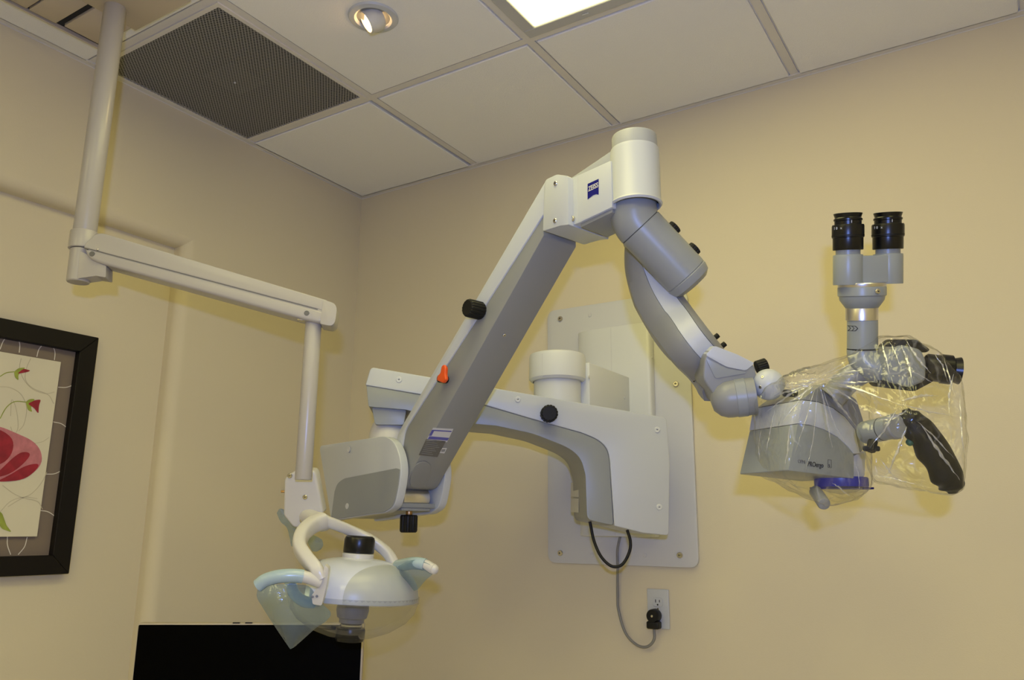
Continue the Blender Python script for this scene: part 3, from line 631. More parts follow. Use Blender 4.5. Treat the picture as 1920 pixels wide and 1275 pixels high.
# --- grey elbow and the inclined tube
T0 = at(1203, 425, DH); T1 = at(1290, 518, DH); TA = (T1-T0).normalized()
er = px(44, DH)
jp = at(1193, 372, DH); jm = onp(1204, 426, hax, FW)
path = [at(1192, 370, DH), at(1192, 385, DH), at(1193, 398, DH), at(1197, 411, DH), at(1205, 425, DH)]
def elb(i, t):
    return [(er*math.cos(2*math.pi*k/40), er*math.sin(2*math.pi*k/40)) for k in range(40)]
# elbow: vertical cylinder turning into the inclined axis over a ball-like knee
bm = bmesh.new(); rings = []
kn = at(1232, 396, DH)                                   # inner corner the knee turns about
N = 10; v0 = Z; v1 = -TA
for i in range(N+1):
    t = i/N; ax_ = (v0*(1-t)+v1*t).normalized() if i else v0
    sd = FW
    inn = kn
    rv = ax_.cross(FW).normalized()
    if rv.dot(RT) > 0: rv = -rv
    c = kn+rv*(er*1.0)
    rings.append([bm.verts.new(c+rv*er*math.cos(2*math.pi*k/44)+FW*er*math.sin(2*math.pi*k/44)) for k in range(44)])
top = [bm.verts.new(v.co+Z*0.06) for v in rings[0]]; rings.insert(0, top)
for A, B in zip(rings, rings[1:]):
    for k in range(44): bm.faces.new((A[k], A[(k+1) % 44], B[(k+1) % 44], B[k]))
bm.faces.new(rings[0]); bm.faces.new(rings[-1][::-1])
obj('elbow', bm, 'grey', MS, sharp=60)
rv = TA.cross(FW).normalized(); rv = -rv if rv.dot(RT) > 0 else rv
tb = kn+rv*er; TL = (at(1291, 511, DH)-tb).dot(TA)
obj('inclined_tube', lathe([(er*0.97, 0), (er, 0.0015), (er, TL-0.0015), (er*0.97, TL)], tb+TA*0.0012, TA, 56), 'grey', MS)
obj('joint_gap', lathe([(er*0.965, -0.002), (er*0.965, 0.004)], tb, TA, 48), 'dark', MS)
obj('tube_end_cap', lathe([(er*0.965, 0), (er, 0.0025), (er*0.99, 0.008), (er*0.92, 0.019), (er*0.7, 0.027), (0, 0.031)], tb+TA*(TL+0.001), TA, 56), 'grey', MS)
tq = TA.cross(FW).normalized(); tq = tq if tq.dot(RT) > 0 else -tq
for f_ in (0.36, 0.80):
    c = tb+TA*TL*f_+tq*(er-0.002)+FW*er*0.15; knob('friction_knob', c, c+tq*0.012, px(13, DH), 'rubber', MS)
# --- curved arm
DE = 1.66
cpath = [at(1190, 455, DH+0.075), at(1204, 500, DH+0.075), at(1226, 550, DH+0.055), at(1257, 600, DH+0.02), at(1294, 648, DH-0.04), at(1330, 690, DE+0.08), at(1352, 720, DE+0.04)]
cw = [18, 34, 44, 46, 44, 42, 40]
cps = crom(cpath, 16); NC = len(cps)
def wid(t):
    k = min(int(t*6), 5); f_ = t*6-k; return px(cw[k]*(1-f_)+cw[k+1]*f_, DH-0.1)
def csec(i, t):
    a = wid(t); b = 0.040
    return [(-x*a, y*b) for x, y in ((-1, -0.7), (-1, 0.0), (-0.78, 0.42), (-0.46, 0.84), (-0.22, 0.98), (-0.17, 1.0), (-0.15, 0.92), (0.62, 0.92), (0.64, 1.0), (0.72, 0.95), (1, 0.5), (1, -0.7), (0.6, -1), (-0.6, -1))]
def csweep(sec, rng):
    bm = bmesh.new(); rings = []
    for i in rng:
        p = cps[i]; t = (cps[min(i+1, NC-1)]-cps[max(i-1, 0)]).normalized()
        s = FW.cross(t).normalized(); s = s if s.dot(RT) > 0 else -s        # across the arm, towards the right of the view
        b = s.cross(t).normalized(); b = b if b.dot(FW) < 0 else -b
        rings.append([bm.verts.new(p+s*(-x)+b*y) for x, y in sec(i, i/(NC-1))])
    for A, B in zip(rings, rings[1:]):
        for k in range(len(A)): bm.faces.new((A[k], A[(k+1) % len(A)], B[(k+1) % len(A)], B[k]))
    bm.faces.new(rings[0]); bm.faces.new(rings[-1][::-1]); return bm
obj('curved_arm', csweep(csec, range(NC)), 'midgrey', MS, sharp=28)
obj('curved_arm_inlay', csweep(lambda i, t: [(-x*wid(t), y*0.040) for x, y in ((-0.145, 0.90), (0.615, 0.90), (0.615, 0.985), (-0.145, 0.985))], range(8, NC-14)), 'white', MS, sharp=28)
obj('tube_root', cyl(tb+TA*0.02-rv*0.0+FW*0.02, tb+TA*0.02+FW*0.10, er*0.75, 0.004), 'midgrey', MS)
for x, y in ((1342, 632), (1355, 648)):
    c = at(x, y, DE+0.12); obj('arm_stud', cyl(c-(RT+UP*0.8)*0.035, c+(RT+UP*0.8)*0.006, 0.006, 0.001, 16), 'rubber', MS)
st = obj('arm_sticker', prism([at(x, y, DE+0.062) for x, y in ((1300, 689), (1310, 687), (1319, 699), (1310, 703))], -FW*0.0005), 'stickergrey', MS, False)
# --- end housing
ho = at(1375, 720, DE-0.03)
def eh(x, y, off=0.0): return onp(x, y, ho-FW*off, FW)
hp = fil([eh(x, y) for x, y in ((1321, 668), (1338, 650), (1382, 667), (1414, 683), (1419, 700), (1414, 760), (1345, 756), (1337, 738), (1318, 712))], 0.012, 4)
eho = obj('end_housing', prism(hp, FW*0.085, 0.010, 3), 'midgrey', MS, sharp=50)
obj('housing_cover', prism(fil([eh(x, y, -0.004) for x, y in ((1322, 666), (1339, 648), (1383, 665), (1415, 681), (1398, 695), (1362, 688))], 0.006), FW*0.077-FW*0.0, 0.004), 'white', eho, sharp=50).location += V((0, 0, 0.0))
obj('housing_cover_front', prism(fil([eh(x, y, 0.0002) for x, y in ((1322, 666), (1339, 648), (1383, 665), (1415, 681), (1398, 695), (1362, 688))], 0.006), -FW*0.002, 0.0008), 'white', eho, sharp=50)
obj('housing_panel', prism(fil([eh(x, y, 0.0002) for x, y in ((1322, 670), (1362, 691), (1397, 697), (1399, 700), (1341, 710))], 0.006), -FW*0.0015, 0.0006), 'grey', eho)
hl0, hl1 = at(1366, 748, DE-0.02), at(1416, 742, DE-0.03)
lr = px(35, DE)
lax = (hl1-hl0).normalized()
obj('pivot_drum', lathe([(0, -lr*0.95), (lr*0.55, -lr*0.82), (lr*0.85, -lr*0.5), (lr*0.98, -lr*0.15), (lr, 0.004), (lr*0.98, (hl1-hl0).length), (0, (hl1-hl0).length)], hl0, lax, 44), 'midgrey', MS, sharp=60)
obj('drum_band', lathe([(lr*1.0, 0.014), (lr*1.025, 0.015), (lr*1.025, 0.034), (lr*1.0, 0.035)], hl0, lax, 44), 'grey', MS)
kc = at(1418, 690, DE-0.01); knob('tilt_knob', kc, kc+(RT*0.85+UP*0.28)*0.026, px(13, DE), 'rubber', MS)
bc = at(1441, 721, DE-0.03)
bj = obj('ball_joint', ball(bc, px(29, DE), 32), 'white', MS, sharp=80)
for x, y in ((1424, 700), (1419, 728)):
    d_ = (at(x, y, DE-0.06)-bc).normalized(); screw('ball_screw', bc+d_*(px(29, DE)-0.0006), d_, 0.0035, 'steel', bj, 0.0015)
# --- microscope body
DB = 1.52
EA = math.radians(25); E1 = RH*math.cos(EA)+FH*math.sin(EA); E2 = -RH*math.sin(EA)+FH*math.cos(EA); EN = -E2
bo = at(1480, 850, DB)
def bf(x, y, off=0.0): return onp(x, y, bo+EN*off, EN)
DEP = 0.135
lowr = [(1478, 882), (1601, 897), (1601, 852), (1590, 838), (1570, 820), (1545, 806), (1520, 798), (1496, 795)]
obj('body_lower', prism(fil([bf(x, y) for x, y in lowr], [0.003, 0.004, 0.005, 0.005, 0, 0, 0, 0.001]), E2*DEP, 0.0025, 2), 'scopegrey', MS, sharp=40)
band = [(1496, 794), (1520, 797), (1545, 805), (1570, 819), (1590, 837), (1601, 851), (1613, 850), (1604, 806), (1585, 782), (1562, 765), (1535, 754), (1503, 750)]
obj('body_band', prism([bf(x, y, 0.001) for x, y in band], E2*(DEP+0.002), 0.0015, 2), 'white', MS, sharp=40)
hood = [(1503, 749), (1535, 753), (1562, 764), (1585, 781), (1604, 805), (1613, 849), (1620, 840), (1619, 790), (1606, 750), (1575, 728), (1545, 718)]
obj('body_hood', prism(fil([bf(x, y, -0.002) for x, y in hood], 0.004), E2*(DEP-0.01), 0.003, 2), 'midgrey', MS, sharp=40)
obj('body_side_panel', prism(fil([bf(x, y, -0.012) for x, y in ((1598, 897), (1621, 893), (1623, 845), (1612, 848), (1600, 856))], 0.003), E2*(DEP-0.03), 0.003, 2), 'plate', MS)
t0 = bf(1514.5, 874, 0.0006)
text('type_lettering', 'PROergo', t0, bf(1550, 877.5, 0.0006)-t0, Z, 0.0135, 'dark', MS, 0.15, 0.0001, width=px(37, DB)/0.93)
t0 = bf(1496.5, 868, 0.0006); text('type_lettering', 'OPMI', t0, bf(1513, 870, 0.0006)-t0, Z, 0.0100, 'darkgrey', MS, 0.0, 0.0, width=px(16.5, DB)/0.93)
o5 = [(1552.5, 862), (1558.5, 862.7), (1558.5, 877), (1552.5, 876.3)]; q = [bf(x, y, 0.0004) for x, y in o5]
bm = bmesh.new()
for k in range(4):
    j = (k+1) % 4; dd = (q[j]-q[k]).normalized(); nn = (EN.cross(dd)).normalized()*0.0006
    prism([q[k], q[j], q[j]+nn, q[k]+nn], EN*0.0003, bm=bm)
obj('type_emblem', bm, 'dark', MS, False)
text('type_emblem_letter', 'S', bf(1554, 875.5, 0.0006), E1, Z, 0.0075, 'dark', MS)
# corner knob, small knob, lever knob
kc = bf(1424, 884)+E2*0.0; kc = at(1431, 878, DB+0.11); knob('corner_knob', kc, kc-RT*0.014, px(13, DB+0.1), 'rubber', MS)
kc = at(1494, 738, DB+0.03); knob('focus_knob', kc, kc-RT*0.026+UP*0.001, px(7, DB), 'rubber', MS)
kc = at(1528, 920, DB+0.05); obj('zoom_lever', cyl(kc, at(1546, 946, DB-0.01), px(12, DB), 0.004, 24), 'midgrey', MS)
# objective
oc_ = at(1578, 914, DB+0.105); dO = DB+0.105; rO = px(48, dO)
obj('objective_ring', lathe([(rO*0.8, 0), (rO*0.97, 0), (rO, 0.003), (rO, px(16, dO)), (rO*0.97, px(18, dO)), (rO*0.8, px(18, dO))], oc_, n=56), 'blue', MS)
obj('objective_tab', obox(oc_-Z*0.0015, RH*(rO*1.17), FH*0.012, Z*0.002, 0.0008), 'logoblue', MS)
obj('objective_lens', lathe([(rO*0.8, 0.004), (rO*0.78, -0.002), (rO*0.5, -0.010), (0, -0.014)], oc_, n=44), 'shield', MS)
obj('objective_mount', lathe([(rO*0.7, 0), (rO*0.7, 0.02), (0, 0.02)], oc_+Z*px(16, dO), n=40), 'darkgrey', MS)
# --- co-observer tower
DT = 1.56
tx = at(1617, 655, DT)
TRY = ray(1617, 530).normalized()                        # the tower stands leaning, square to the line of sight
TU = (UP-TRY*UP.dot(TRY)).normalized(); TR = TRY.cross(TU).normalized()
def tz(y):
    p = onp(1617, y, tx, TRY); return (p-tx).dot(TU)
def tp_(n): return px(n, DT)
def tower(name, prof, m, ox=0.0, of=0.0, n=44):
    c = tx+TR*px(ox, DT)+TRY*of
    return obj(name, lathe([(tp_(r), tz(y)) for r, y in prof], c, TU, n=n), m, MS)
dx0 = 0
tt = tower('tower_tube', [(0, 664), (26.5, 664), (27, 660), (27, 600), (0, 600)], 'scopegrey')
tower('tower_groove', [(27.1, 656), (27.3, 655), (27.3, 654), (27.1, 653)], 'dark')
tower('tower_collar', [(27, 601), (28.5, 600), (28.5, 578.5), (28, 577.5), (0, 577.5)], 'alu', -1)
tower('tower_cone', [(27, 578), (29, 577), (39, 562.5), (40, 556), (42.5, 554), (42.5, 540), (42, 538), (0, 538)], 'scopegrey', -1)
tower('tower_flange', [(41.5, 538.5), (42, 537), (42, 532), (41, 530.5), (0, 530.5)], 'alu', -1)
LO, RO = (-24.5, -0.018), (43.5, 0.022)
for ox, of in (LO, RO):
    tower('ocular_barrel', [(0, 533.5), (25.8, 533.5), (26.3, 532), (26.3, 480), (25.6, 477.5), (21.5, 477), (0, 477)], 'scopegrey', ox, of)
    tower('ocular_neck', [(21.5, 479), (21.5, 466), (0, 466)], 'scopegrey', ox, of)
    e = tower('eyepiece', [(0, 468.5), (26, 468.5), (26.6, 467.5), (26.6, 446), (28, 445), (28.2, 443), (28.2, 424), (27.4, 421.5), (23.5, 421), (23.5, 414.5), (25, 413.5), (25, 410.5), (23.5, 409.5), (22.8, 408), (25.3, 400.5), (24, 400), (20, 404), (0, 405)], 'black', ox, of)
    tower('eyepiece_groove', [(28.25, 443), (28.4, 442.5), (28.4, 441), (28.25, 440.5)], 'rubber', ox, of)
    c = tx+TR*px(ox, DT)+TRY*of
    # printed 10 x wrapped on the collar's left side, index line on the upper ring
    for s, a_ in (('1', -0.99), ('0', -0.78), ('x', -0.46)):
        dv = TR*math.sin(a_)-TRY*math.cos(a_); text('magnification_mark', s, c+dv*(tp_(28.2)+0.0002)+TU*tz(430.5)-TU*0, TR*math.cos(a_)+TRY*math.sin(a_), TU, 0.0072, 'white', e)
    dv = TR*math.sin(0.28)-TRY*math.cos(0.28); obj('index_line', obox(c+dv*(tp_(23.5)+0.0002)+TU*tz(415.5), (TR*math.cos(0.28)+TRY*math.sin(0.28))*0.0006, dv*0.0002, TU*0.004), 'white', e, False)
cl_ = tx+TR*px(LO[0], DT)+TRY*LO[1]; cr_ = tx+TR*px(RO[0], DT)+TRY*RO[1]
dd = (cr_-cl_).normalized(); pp_ = TU.cross(dd)*tp_(24)
obj('ocular_bridge', prism([cl_+pp_*0.75+dd*0.01+TU*tz(531), cr_+pp_+TU*tz(531), cr_-pp_+TU*tz(531), cl_-pp_*0.75+dd*0.01+TU*tz(531)], TU*(tz(480)-tz(531)), 0.002), 'scopegrey', MS)
c = tx+(TR*math.sin(0.62)-TRY*math.cos(0.62))*tp_(42)+TU*tz(546.5); screw('clamp_screw', c, TR*math.sin(0.62)-TRY*math.cos(0.62), 0.0052, 'steel', MS, 0.004)
c = cr_-pp_.normalized()*0+TU*tz(517); dv = (-dd*0.2-TRY).normalized(); obj('grub_screw', cyl(at(1634.5, 517, DT-0.022), at(1634.5, 517, DT-0.03), 0.002, 0.0003, 12), 'dark', MS)
# arrows printed on the tower tube
cT = tx
def ring_pt(u_, y): # u_: pixels right of the axis on the tube's front
    a_ = math.asin(max(-0.995, min(0.995, u_/27.0))); return cT+(TR*math.sin(a_)-TRY*math.cos(a_))*(tp_(27)+0.0003)+TU*tz(y)
bm = bmesh.new()
def stroke(a, b):
    (u0, y0_), (u1, y1_) = a, b; P = [ring_pt(u0+(u1-u0)*k/4, y0_+(y1_-y0_)*k/4) for k in range(5)]
    tube(P, 0.0005, 6, bm)
for k in range(3):
    u0 = -26+k*6.2
    stroke((u0+2, 610), (u0+6, 614.5)); stroke((u0+6, 614.5), (u0+2, 619))
stroke((-25, 610), (-12, 610)); stroke((-25, 619), (-12, 619)); stroke((-12, 610), (-8, 614.5)); stroke((-8, 614.5), (-12, 619))
obj('arrow_print', bm, 'dark', MS)
# --- elbow under the tower, mount, main binocular
ep = crom([at(1617, 650, DT), at(1617, 664, DT), at(1624, 680, DT-0.004), at(1642, 690, DT-0.01), at(1668, 692, DT-0.014)], 6)
obj('tower_elbow', tube(ep, px(27, DT), 32), 'scopegrey', MS, sharp=60)
mp_ = [at(1560, 745, DT+0.02), at(1585, 718, DT+0.015), at(1612, 698, DT+0.01), at(1640, 690, DT)]
obj('tower_mount', tube(crom(mp_, 5), px(24, DT), 24), 'midgrey', MS, sharp=60)
bd = [at(x, y, DT-0.055) for x, y in ((1658, 668), (1690, 646), (1728, 655), (1738, 676), (1737, 714), (1708, 727), (1664, 716))]
obj('binocular_body', prism(fil(bd, 0.008), FW*0.09, 0.006, 3), 'scopegrey', MS, sharp=45)
obj('binocular_cover', prism(fil([at(x, y, DT-0.045) for x, y in ((1676, 650), (1694, 636), (1720, 637), (1745, 656), (1735, 662), (1700, 652))], 0.006), FW*0.07, 0.005, 3), 'rubber', MS, sharp=45)
obj('binocular_base', prism(fil([at(x, y, DT-0.045) for x, y in ((1652, 712), (1700, 722), (1745, 706), (1752, 714), (1715, 734), (1665, 728))], 0.006), FW*0.07, 0.005, 3), 'rubber', MS, sharp=45)
be = (RT*1.0-UP*0.12-FW*0.25).normalized()
for k, of in enumerate((-0.03, 0.036)):
    c = at(1734, 688, DT+of); s_ = px(1, DT)
    obj('binocular_eyepiece', lathe([(22*s_, 0), (25*s_, 3*s_), (25*s_, 26*s_), (27*s_, 28*s_), (27*s_, 44*s_), (22*s_, 47*s_), (25*s_, 58*s_), (20*s_, 57*s_), (0, 54*s_)], c, be, 40), 'black', MS)
# --- hand grip
DG = 1.44
gc0, gc1 = at(1620, 812, DG+0.05), at(1676, 800, DG-0.01)
obj('grip_arm', cyl(gc0, gc1, px(22, DG), 0.004, 36), 'scopegrey', MS)
obj('grip_arm_cap', lathe([(px(23.5, DG), 0), (px(24, DG), 0.002), (px(24, DG), 0.009), (px(22, DG), 0.012), (0, 0.012)], gc1-(gc1-gc0).normalized()*0.004, gc1-gc0, 36), 'midgrey', MS)
obj('grip_arm_line', lathe([(px(22.1, DG), 0), (px(22.4, DG), 0.0003), (px(22.4, DG), 0.0014), (px(22.1, DG), 0.0017)], gc0+(gc1-gc0)*0.62, gc1-gc0, 36), 'dark', MS)
kc = at(1637, 826, DG+0.02); knob('grip_clamp_screw', kc, at(1633, 846, DG+0.01), px(9, DG), 'rubber', MS, 8, 0.15)
obj('grip_clamp_wing', obox(at(1634, 841, DG+0.012), RT*px(15, DG), UP*px(5, DG), FW*0.006, 0.003), 'rubber', MS)
obj('grip_neck', tube([at(1668, 800, DG+0.03), at(1690, 788, DG+0.025), at(1712, 792, DG+0.01)], px(11, DG), 16), 'rubber', MS)
gp = crom([at(1698, 768, DG), at(1706, 784, DG), at(1728, 812, DG), at(1752, 848, DG), at(1774, 888, DG), at(1784, 910, DG), at(1787, 924, DG)], 8)
gw = [7, 21, 28, 30, 29, 24, 9]; NG = len(gp)
def gsec(i, t):
    k = min(int(t*6), 5); f_ = t*6-k; f_ = f_*f_*(3-2*f_); a = px(gw[k]*(1-f_)+gw[k+1]*f_, DG); b = a*0.82
    bump_ = 0.09*math.sin(t*30)*(0.2 < t < 0.95)
    return [((a*(1+(bump_ if math.cos(th) < 0 else 0)))*math.cos(th), b*math.sin(th)) for th in [2*math.pi*j/28 for j in range(28)]]
obj('hand_grip', sweep(gp, gsec, (RT*0.8+UP*0.55).normalized()), 'rubber', MS, sharp=60)
obj('grip_button', ball(at(1706, 829, DG), 0.007, 14), 'green_rubber', MS)
# --- cable loop under the carrier arm
lp = [af(1106, 978, -0.04), af(1114, 1015, -0.035), af(1128, 1045, -0.02), af(1148, 1062, -0.01), af(1167, 1058, -0.008), af(1180, 1035, -0.01), af(1182, 1015, -0.012), af(1176, 994, -0.02)]
obj('cable_loop', tube(crom(lp, 8), 0.0042, 12), 'rubber', MS)

# ================================================================== DENTAL LIGHT
pt = onp(218, 0, V((0, 0, H)), Z)
DL = thing('dental_light', 'white ceiling-mounted dental light with a pole, swing arm and dome head', 'dental light', (pt.x, pt.y, H))
DPO = 2.0
def pz(y): return onp(158, y, V((pt.x, pt.y, 0)), FH).z
# ceiling mount: plain cover plate, two boards and the dark slot between them
zt = H-0.001
def cl(x, y): return onp(x, y, V((0, 0, H-0.02)), Z)
q0, q1 = cl(243, 52), cl(352, 0)
my1 = (q0.y+q1.y)/2
obj('mount_base', box((0.148, -1.76, H-0.010), (0.56, -1.272, zt)), 'dark', DL, False)
obj('mount_rim', box((0.144, -1.76, H-0.022), (0.1495, -1.27, zt), 0.001, 1), 'beige', DL)
obj('mount_cover', box((0.325, -1.76, H-0.024), (0.572, -1.268, H-0.009), 0.003, 2), 'beige', DL)
for ya, yb, xs in ((-1.384, -1.280, 0.168), (-1.476, -1.404, 0.160), (-1.60, -1.482, 0.160)):
    obj('mount_board', box((xs, ya, H-0.020), (0.321, yb, H-0.0095), 0.0015, 2), 'beige', DL)
po = V((pt.x, pt.y, 0)); RP = 0.0275
obj('pole', cyl(po+Z*pz(440), po+Z*(H-0.012), RP, 0.001, 40), 'polewhite_dim', DL)
obj('joint_collar', lathe([(RP, pz(435)), (RP+0.004, pz(436)), (RP+0.005, pz(438)), (RP+0.005, pz(468)), (RP, pz(469))], po, n=40), 'polewhite_dim', DL)
obj('joint_barrel', lathe([(0, pz(530)), (RP-0.003, pz(530)), (RP-0.001, pz(528)), (RP, pz(470))], po, n=40), 'polewhite_dim', DL)
# swing arm
L0, L1 = at(170, 465, DPO-0.03), at(616, 590, 2.0)
LA = (L1-L0); LAh = V((LA.x, LA.y, 0)).normalized(); LN = V((LAh.y, -LAh.x, 0)); LN = LN if LN.dot(FW) < 0 else -LN
def la(x, y, off=0.0): return onp(x, y, L0+LN*off, LN)
up_ = [(160, 456), (183, 434), (614, 563), (614, 586), (598, 580), (157, 464)]
lw_ = [(157, 464.6), (598, 580.8), (614, 586.6), (602, 606), (578, 601), (190, 494), (165, 484)]
ARM = obj('swing_arm_cover', prism(fil([la(x, y) for x, y in up_], [0.01, 0.02, 0.002, 0, 0, 0]), -LN*0.062, 0.012, 4), 'polewhite_dim', DL, sharp=50)
obj('swing_arm_tray', prism(fil([la(x, y) for x, y in lw_], [0, 0, 0, 0.01, 0.01, 0.02, 0.02]), -LN*0.062, 0.012, 4), 'polewhite_dim', DL, sharp=50)
obj('arm_filler', prism([la(x, y, -0.001) for x, y in ((165, 458), (612, 574), (610, 594), (166, 476))], -LN*0.060), 'polewhite_dim', DL, False)
obj('arm_seam', prism([la(x, y, 0.0001) for x, y in ((157, 463.6), (596, 579.4), (596, 580.9), (157, 465.1))], LN*0.0004), 'stickergrey', DL, False)
obj('arm_end_cap', prism(fil([la(x, y, 0.001) for x, y in ((606, 562), (627, 568), (632, 578), (628, 606), (620, 611), (600, 607))], [0.004, 0.012, 0.012, 0.012, 0.006, 0.004]), -LN*0.064, 0.010, 4), 'polewhite_dim', DL, sharp=50)
for x, y in ((172.5, 476), (575, 587)): obj('arm_screw', lathe([(0, 0), (0.0065, 0), (0.006, 0.0012), (0, 0.0012)], la(x, y, 0.0002), LN, 18), 'stickergrey', DL)
obj('arm_catch', ball(la(183, 468, 0.001), 0.003, 12), 'steel', DL)
obj('arm_release', obox(la(566, 599, -0.02), LAh*0.010, LN*0.008, Z*0.004, 0.001), 'steel', DL)
obj('joint_block', prism(fil([la(x, y, -0.010) for x, y in ((150, 470), (186, 488), (199, 498), (198, 520), (180, 517), (145, 522))], 0.003), -LN*0.045, 0.005, 3), 'polewhite_dim', DL, sharp=50)
# drop tube
dt = la(588, 604, -0.031); dD = (dt-CAM).dot(FW)
zt1 = onp(575, 884, V((dt.x, dt.y, 0)), FH).z
obj('drop_tube', cyl(V((dt.x, dt.y, zt1-0.02)), V((dt.x, dt.y, dt.z+0.015)), px(15, dD), 0.001, 32), 'polewhite_dim', DL)
# head bracket
DK = dD-0.02
bk = [(556, 881), (587, 881), (592, 888), (606, 962), (584, 976), (570, 991), (549, 989), (531, 966), (533, 899), (540, 891)]
hbk = obj('head_bracket', prism(fil([at(x, y, DK) for x, y in bk], 0.006), FW*0.045, 0.006, 3), 'lampwhite', DL, sharp=50)
for x, y in ((543.5, 892), (572, 932), (566.5, 976)): screw('bracket_screw', at(x, y, DK), -FW, 0.0062, 'steel', hbk, 0.003)
obj('bracket_pin', cyl(at(534, 921.5, DK+0.02), at(527, 921.5, DK+0.02), 0.003, 0.0005, 12), 'brass', hbk)
# yoke
DY = 1.9
obj('yoke_hub', ball(at(603, 980, DY+0.03), px(21, DY), 24, (1, 1, 0.8)), 'lampwhite', DL, sharp=80)
obj('yoke_knuckle', tube([at(570, 965, DK+0.022), at(586, 972, DK-0.01), at(603, 979, DY+0.02)], px(15, DK), 18), 'lampwhite', DL, sharp=70)
yl = [at(606, 976, DY+0.02), at(585, 985, DY-0.01), at(567, 1002, DY-0.06), at(562, 1026, DY-0.11), at(577, 1050, DY-0.15), at(594, 1068, DY-0.17), at(603, 1086, DY-0.175)]
yr = [at(606, 976, DY+0.02), at(630, 984, DY+0.04), at(664, 998, DY+0.065), at(700, 1016, DY+0.07), at(727, 1038, DY+0.065), at(742, 1064, DY+0.05)]
def band_(a, b): return lambda i, t: [(math.copysign(abs(math.cos(th))**0.6, math.cos(th))*a*(1-0.15*t), math.copysign(abs(math.sin(th))**0.6, math.sin(th))*b*(1-0.15*t)) for th in [2*math.pi*k/20 for k in range(20)]]
obj('yoke_arm', sweep(crom(yl, 6), band_(px(13, DY), 0.02), RT), 'lampwhite', DL, sharp=60)
obj('yoke_arm', sweep(crom(yr, 6), band_(px(11, DY), 0.014), UP), 'lampwhite', DL, sharp=60)
# reflector dome, cut off on the near left side
DD = 1.90
dc = at(664, 1119, DD); dR = px(119, DD); dH = px(72, DD)
dax = (Z+RH*0.06).normalized()
prof = [(dR*math.sin(k/16*math.pi/2), dH*(1-(k/16)**2.2)) for k in range(1, 17)]
prof = [(0, dH)]+prof
bm = lathe([(r, h) for r, h in prof]+[(dR, -0.004), (dR-0.003, -0.004)]+[(max(r-0.003, 0.0), h-0.003) for r, h in prof[::-1]], dc, dax, 72, u=RH)
cut = px(60, DD)
res = bmesh.ops.bisect_plane(bm, geom=list(bm.verts)+list(bm.edges)+list(bm.faces), plane_co=dc-RH*cut, plane_no=-RH, clear_outer=True)
mat('reflector', (0.58, 0.61, 0.72), 0.25, 0.0, coat=0.3)
obj('reflector_dome', bm, 'reflector', DL, sharp=50)
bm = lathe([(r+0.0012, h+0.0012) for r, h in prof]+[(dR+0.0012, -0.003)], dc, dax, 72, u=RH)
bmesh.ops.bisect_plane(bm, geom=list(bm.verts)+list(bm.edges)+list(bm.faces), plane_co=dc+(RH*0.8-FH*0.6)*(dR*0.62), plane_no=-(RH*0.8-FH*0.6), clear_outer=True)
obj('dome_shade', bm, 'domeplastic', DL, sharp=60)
sp_ = []
for k in range(13):
    f_ = -math.sqrt(max(dR*dR-cut*cut, 0))*(1-2*k/12)
    r_ = math.sqrt(cut*cut+f_*f_); kk = math.asin(min(1, r_/dR))/(math.pi/2); sp_.append(dc-RH*cut+FH*f_+Z*(dH*(1-kk**2.2)+0.001))
obj('dome_strap', sweep(sp_, lambda i, t: [(-0.011, -0.002), (0.011, -0.002), (0.011, 0.003), (-0.011, 0.003)], RH), 'alu', DL, sharp=40)
obj('dome_rim', lathe([(dR+0.001, -0.006), (dR+0.004, -0.006), (dR+0.004, 0.007), (dR+0.001, 0.007), (dR+0.001, -0.006)], dc, dax, 72), 'shield', DL)
obj('clear_shield', lathe([(dR+0.002, -0.005), (dR*0.97, -0.03), (dR*0.85, -0.052), (dR*0.62, -0.074), (dR*0.36, -0.088), (dR*0.2, -0.092)], dc, dax, 72), 'shield', DL)
kr = px(29, DD)
obj('dome_knob_seat', lathe([(kr*1.02, -0.012), (kr*1.02, 0.010), (kr*0.9, 0.012), (0, 0.012)], dc+dax*(dH-0.002)-RH*0.001, dax, 40), 'lampwhite', DL)
obj('dome_knob', lathe([(kr*0.97, 0), (kr, 0.002), (kr*0.99, 0.030), (kr*0.94, 0.036), (kr*0.8, 0.0395), (0, 0.0395)], dc+dax*(dH+0.010)-RH*0.001, dax, 40), 'black', DL)
obj('bulb_holder', lathe([(0, -0.012), (kr, -0.012), (kr*1.05, -0.03), (kr*0.95, -0.046), (kr*0.8, -0.05), (kr*0.8, -0.058), (0, -0.058)], dc, dax, 36), 'darkgrey', DL)
obj('bulb_clip', lathe([(kr*0.65, -0.058), (kr*0.72, -0.062), (kr*0.65, -0.072), (0, -0.072)], dc, dax, 28), 'steel', DL)
obj('bulb_cap', lathe([(0, -0.070), (kr*0.9, -0.070), (kr*0.93, -0.074), (kr*0.93, -0.092), (kr*0.85, -0.099), (0, -0.099)], dc, dax, 36), 'black', DL)
obj('bulb_stem', lathe([(kr*0.7, 0.06), (kr*0.7, -0.014)], dc, dax, 28), 'darkgrey', DL)
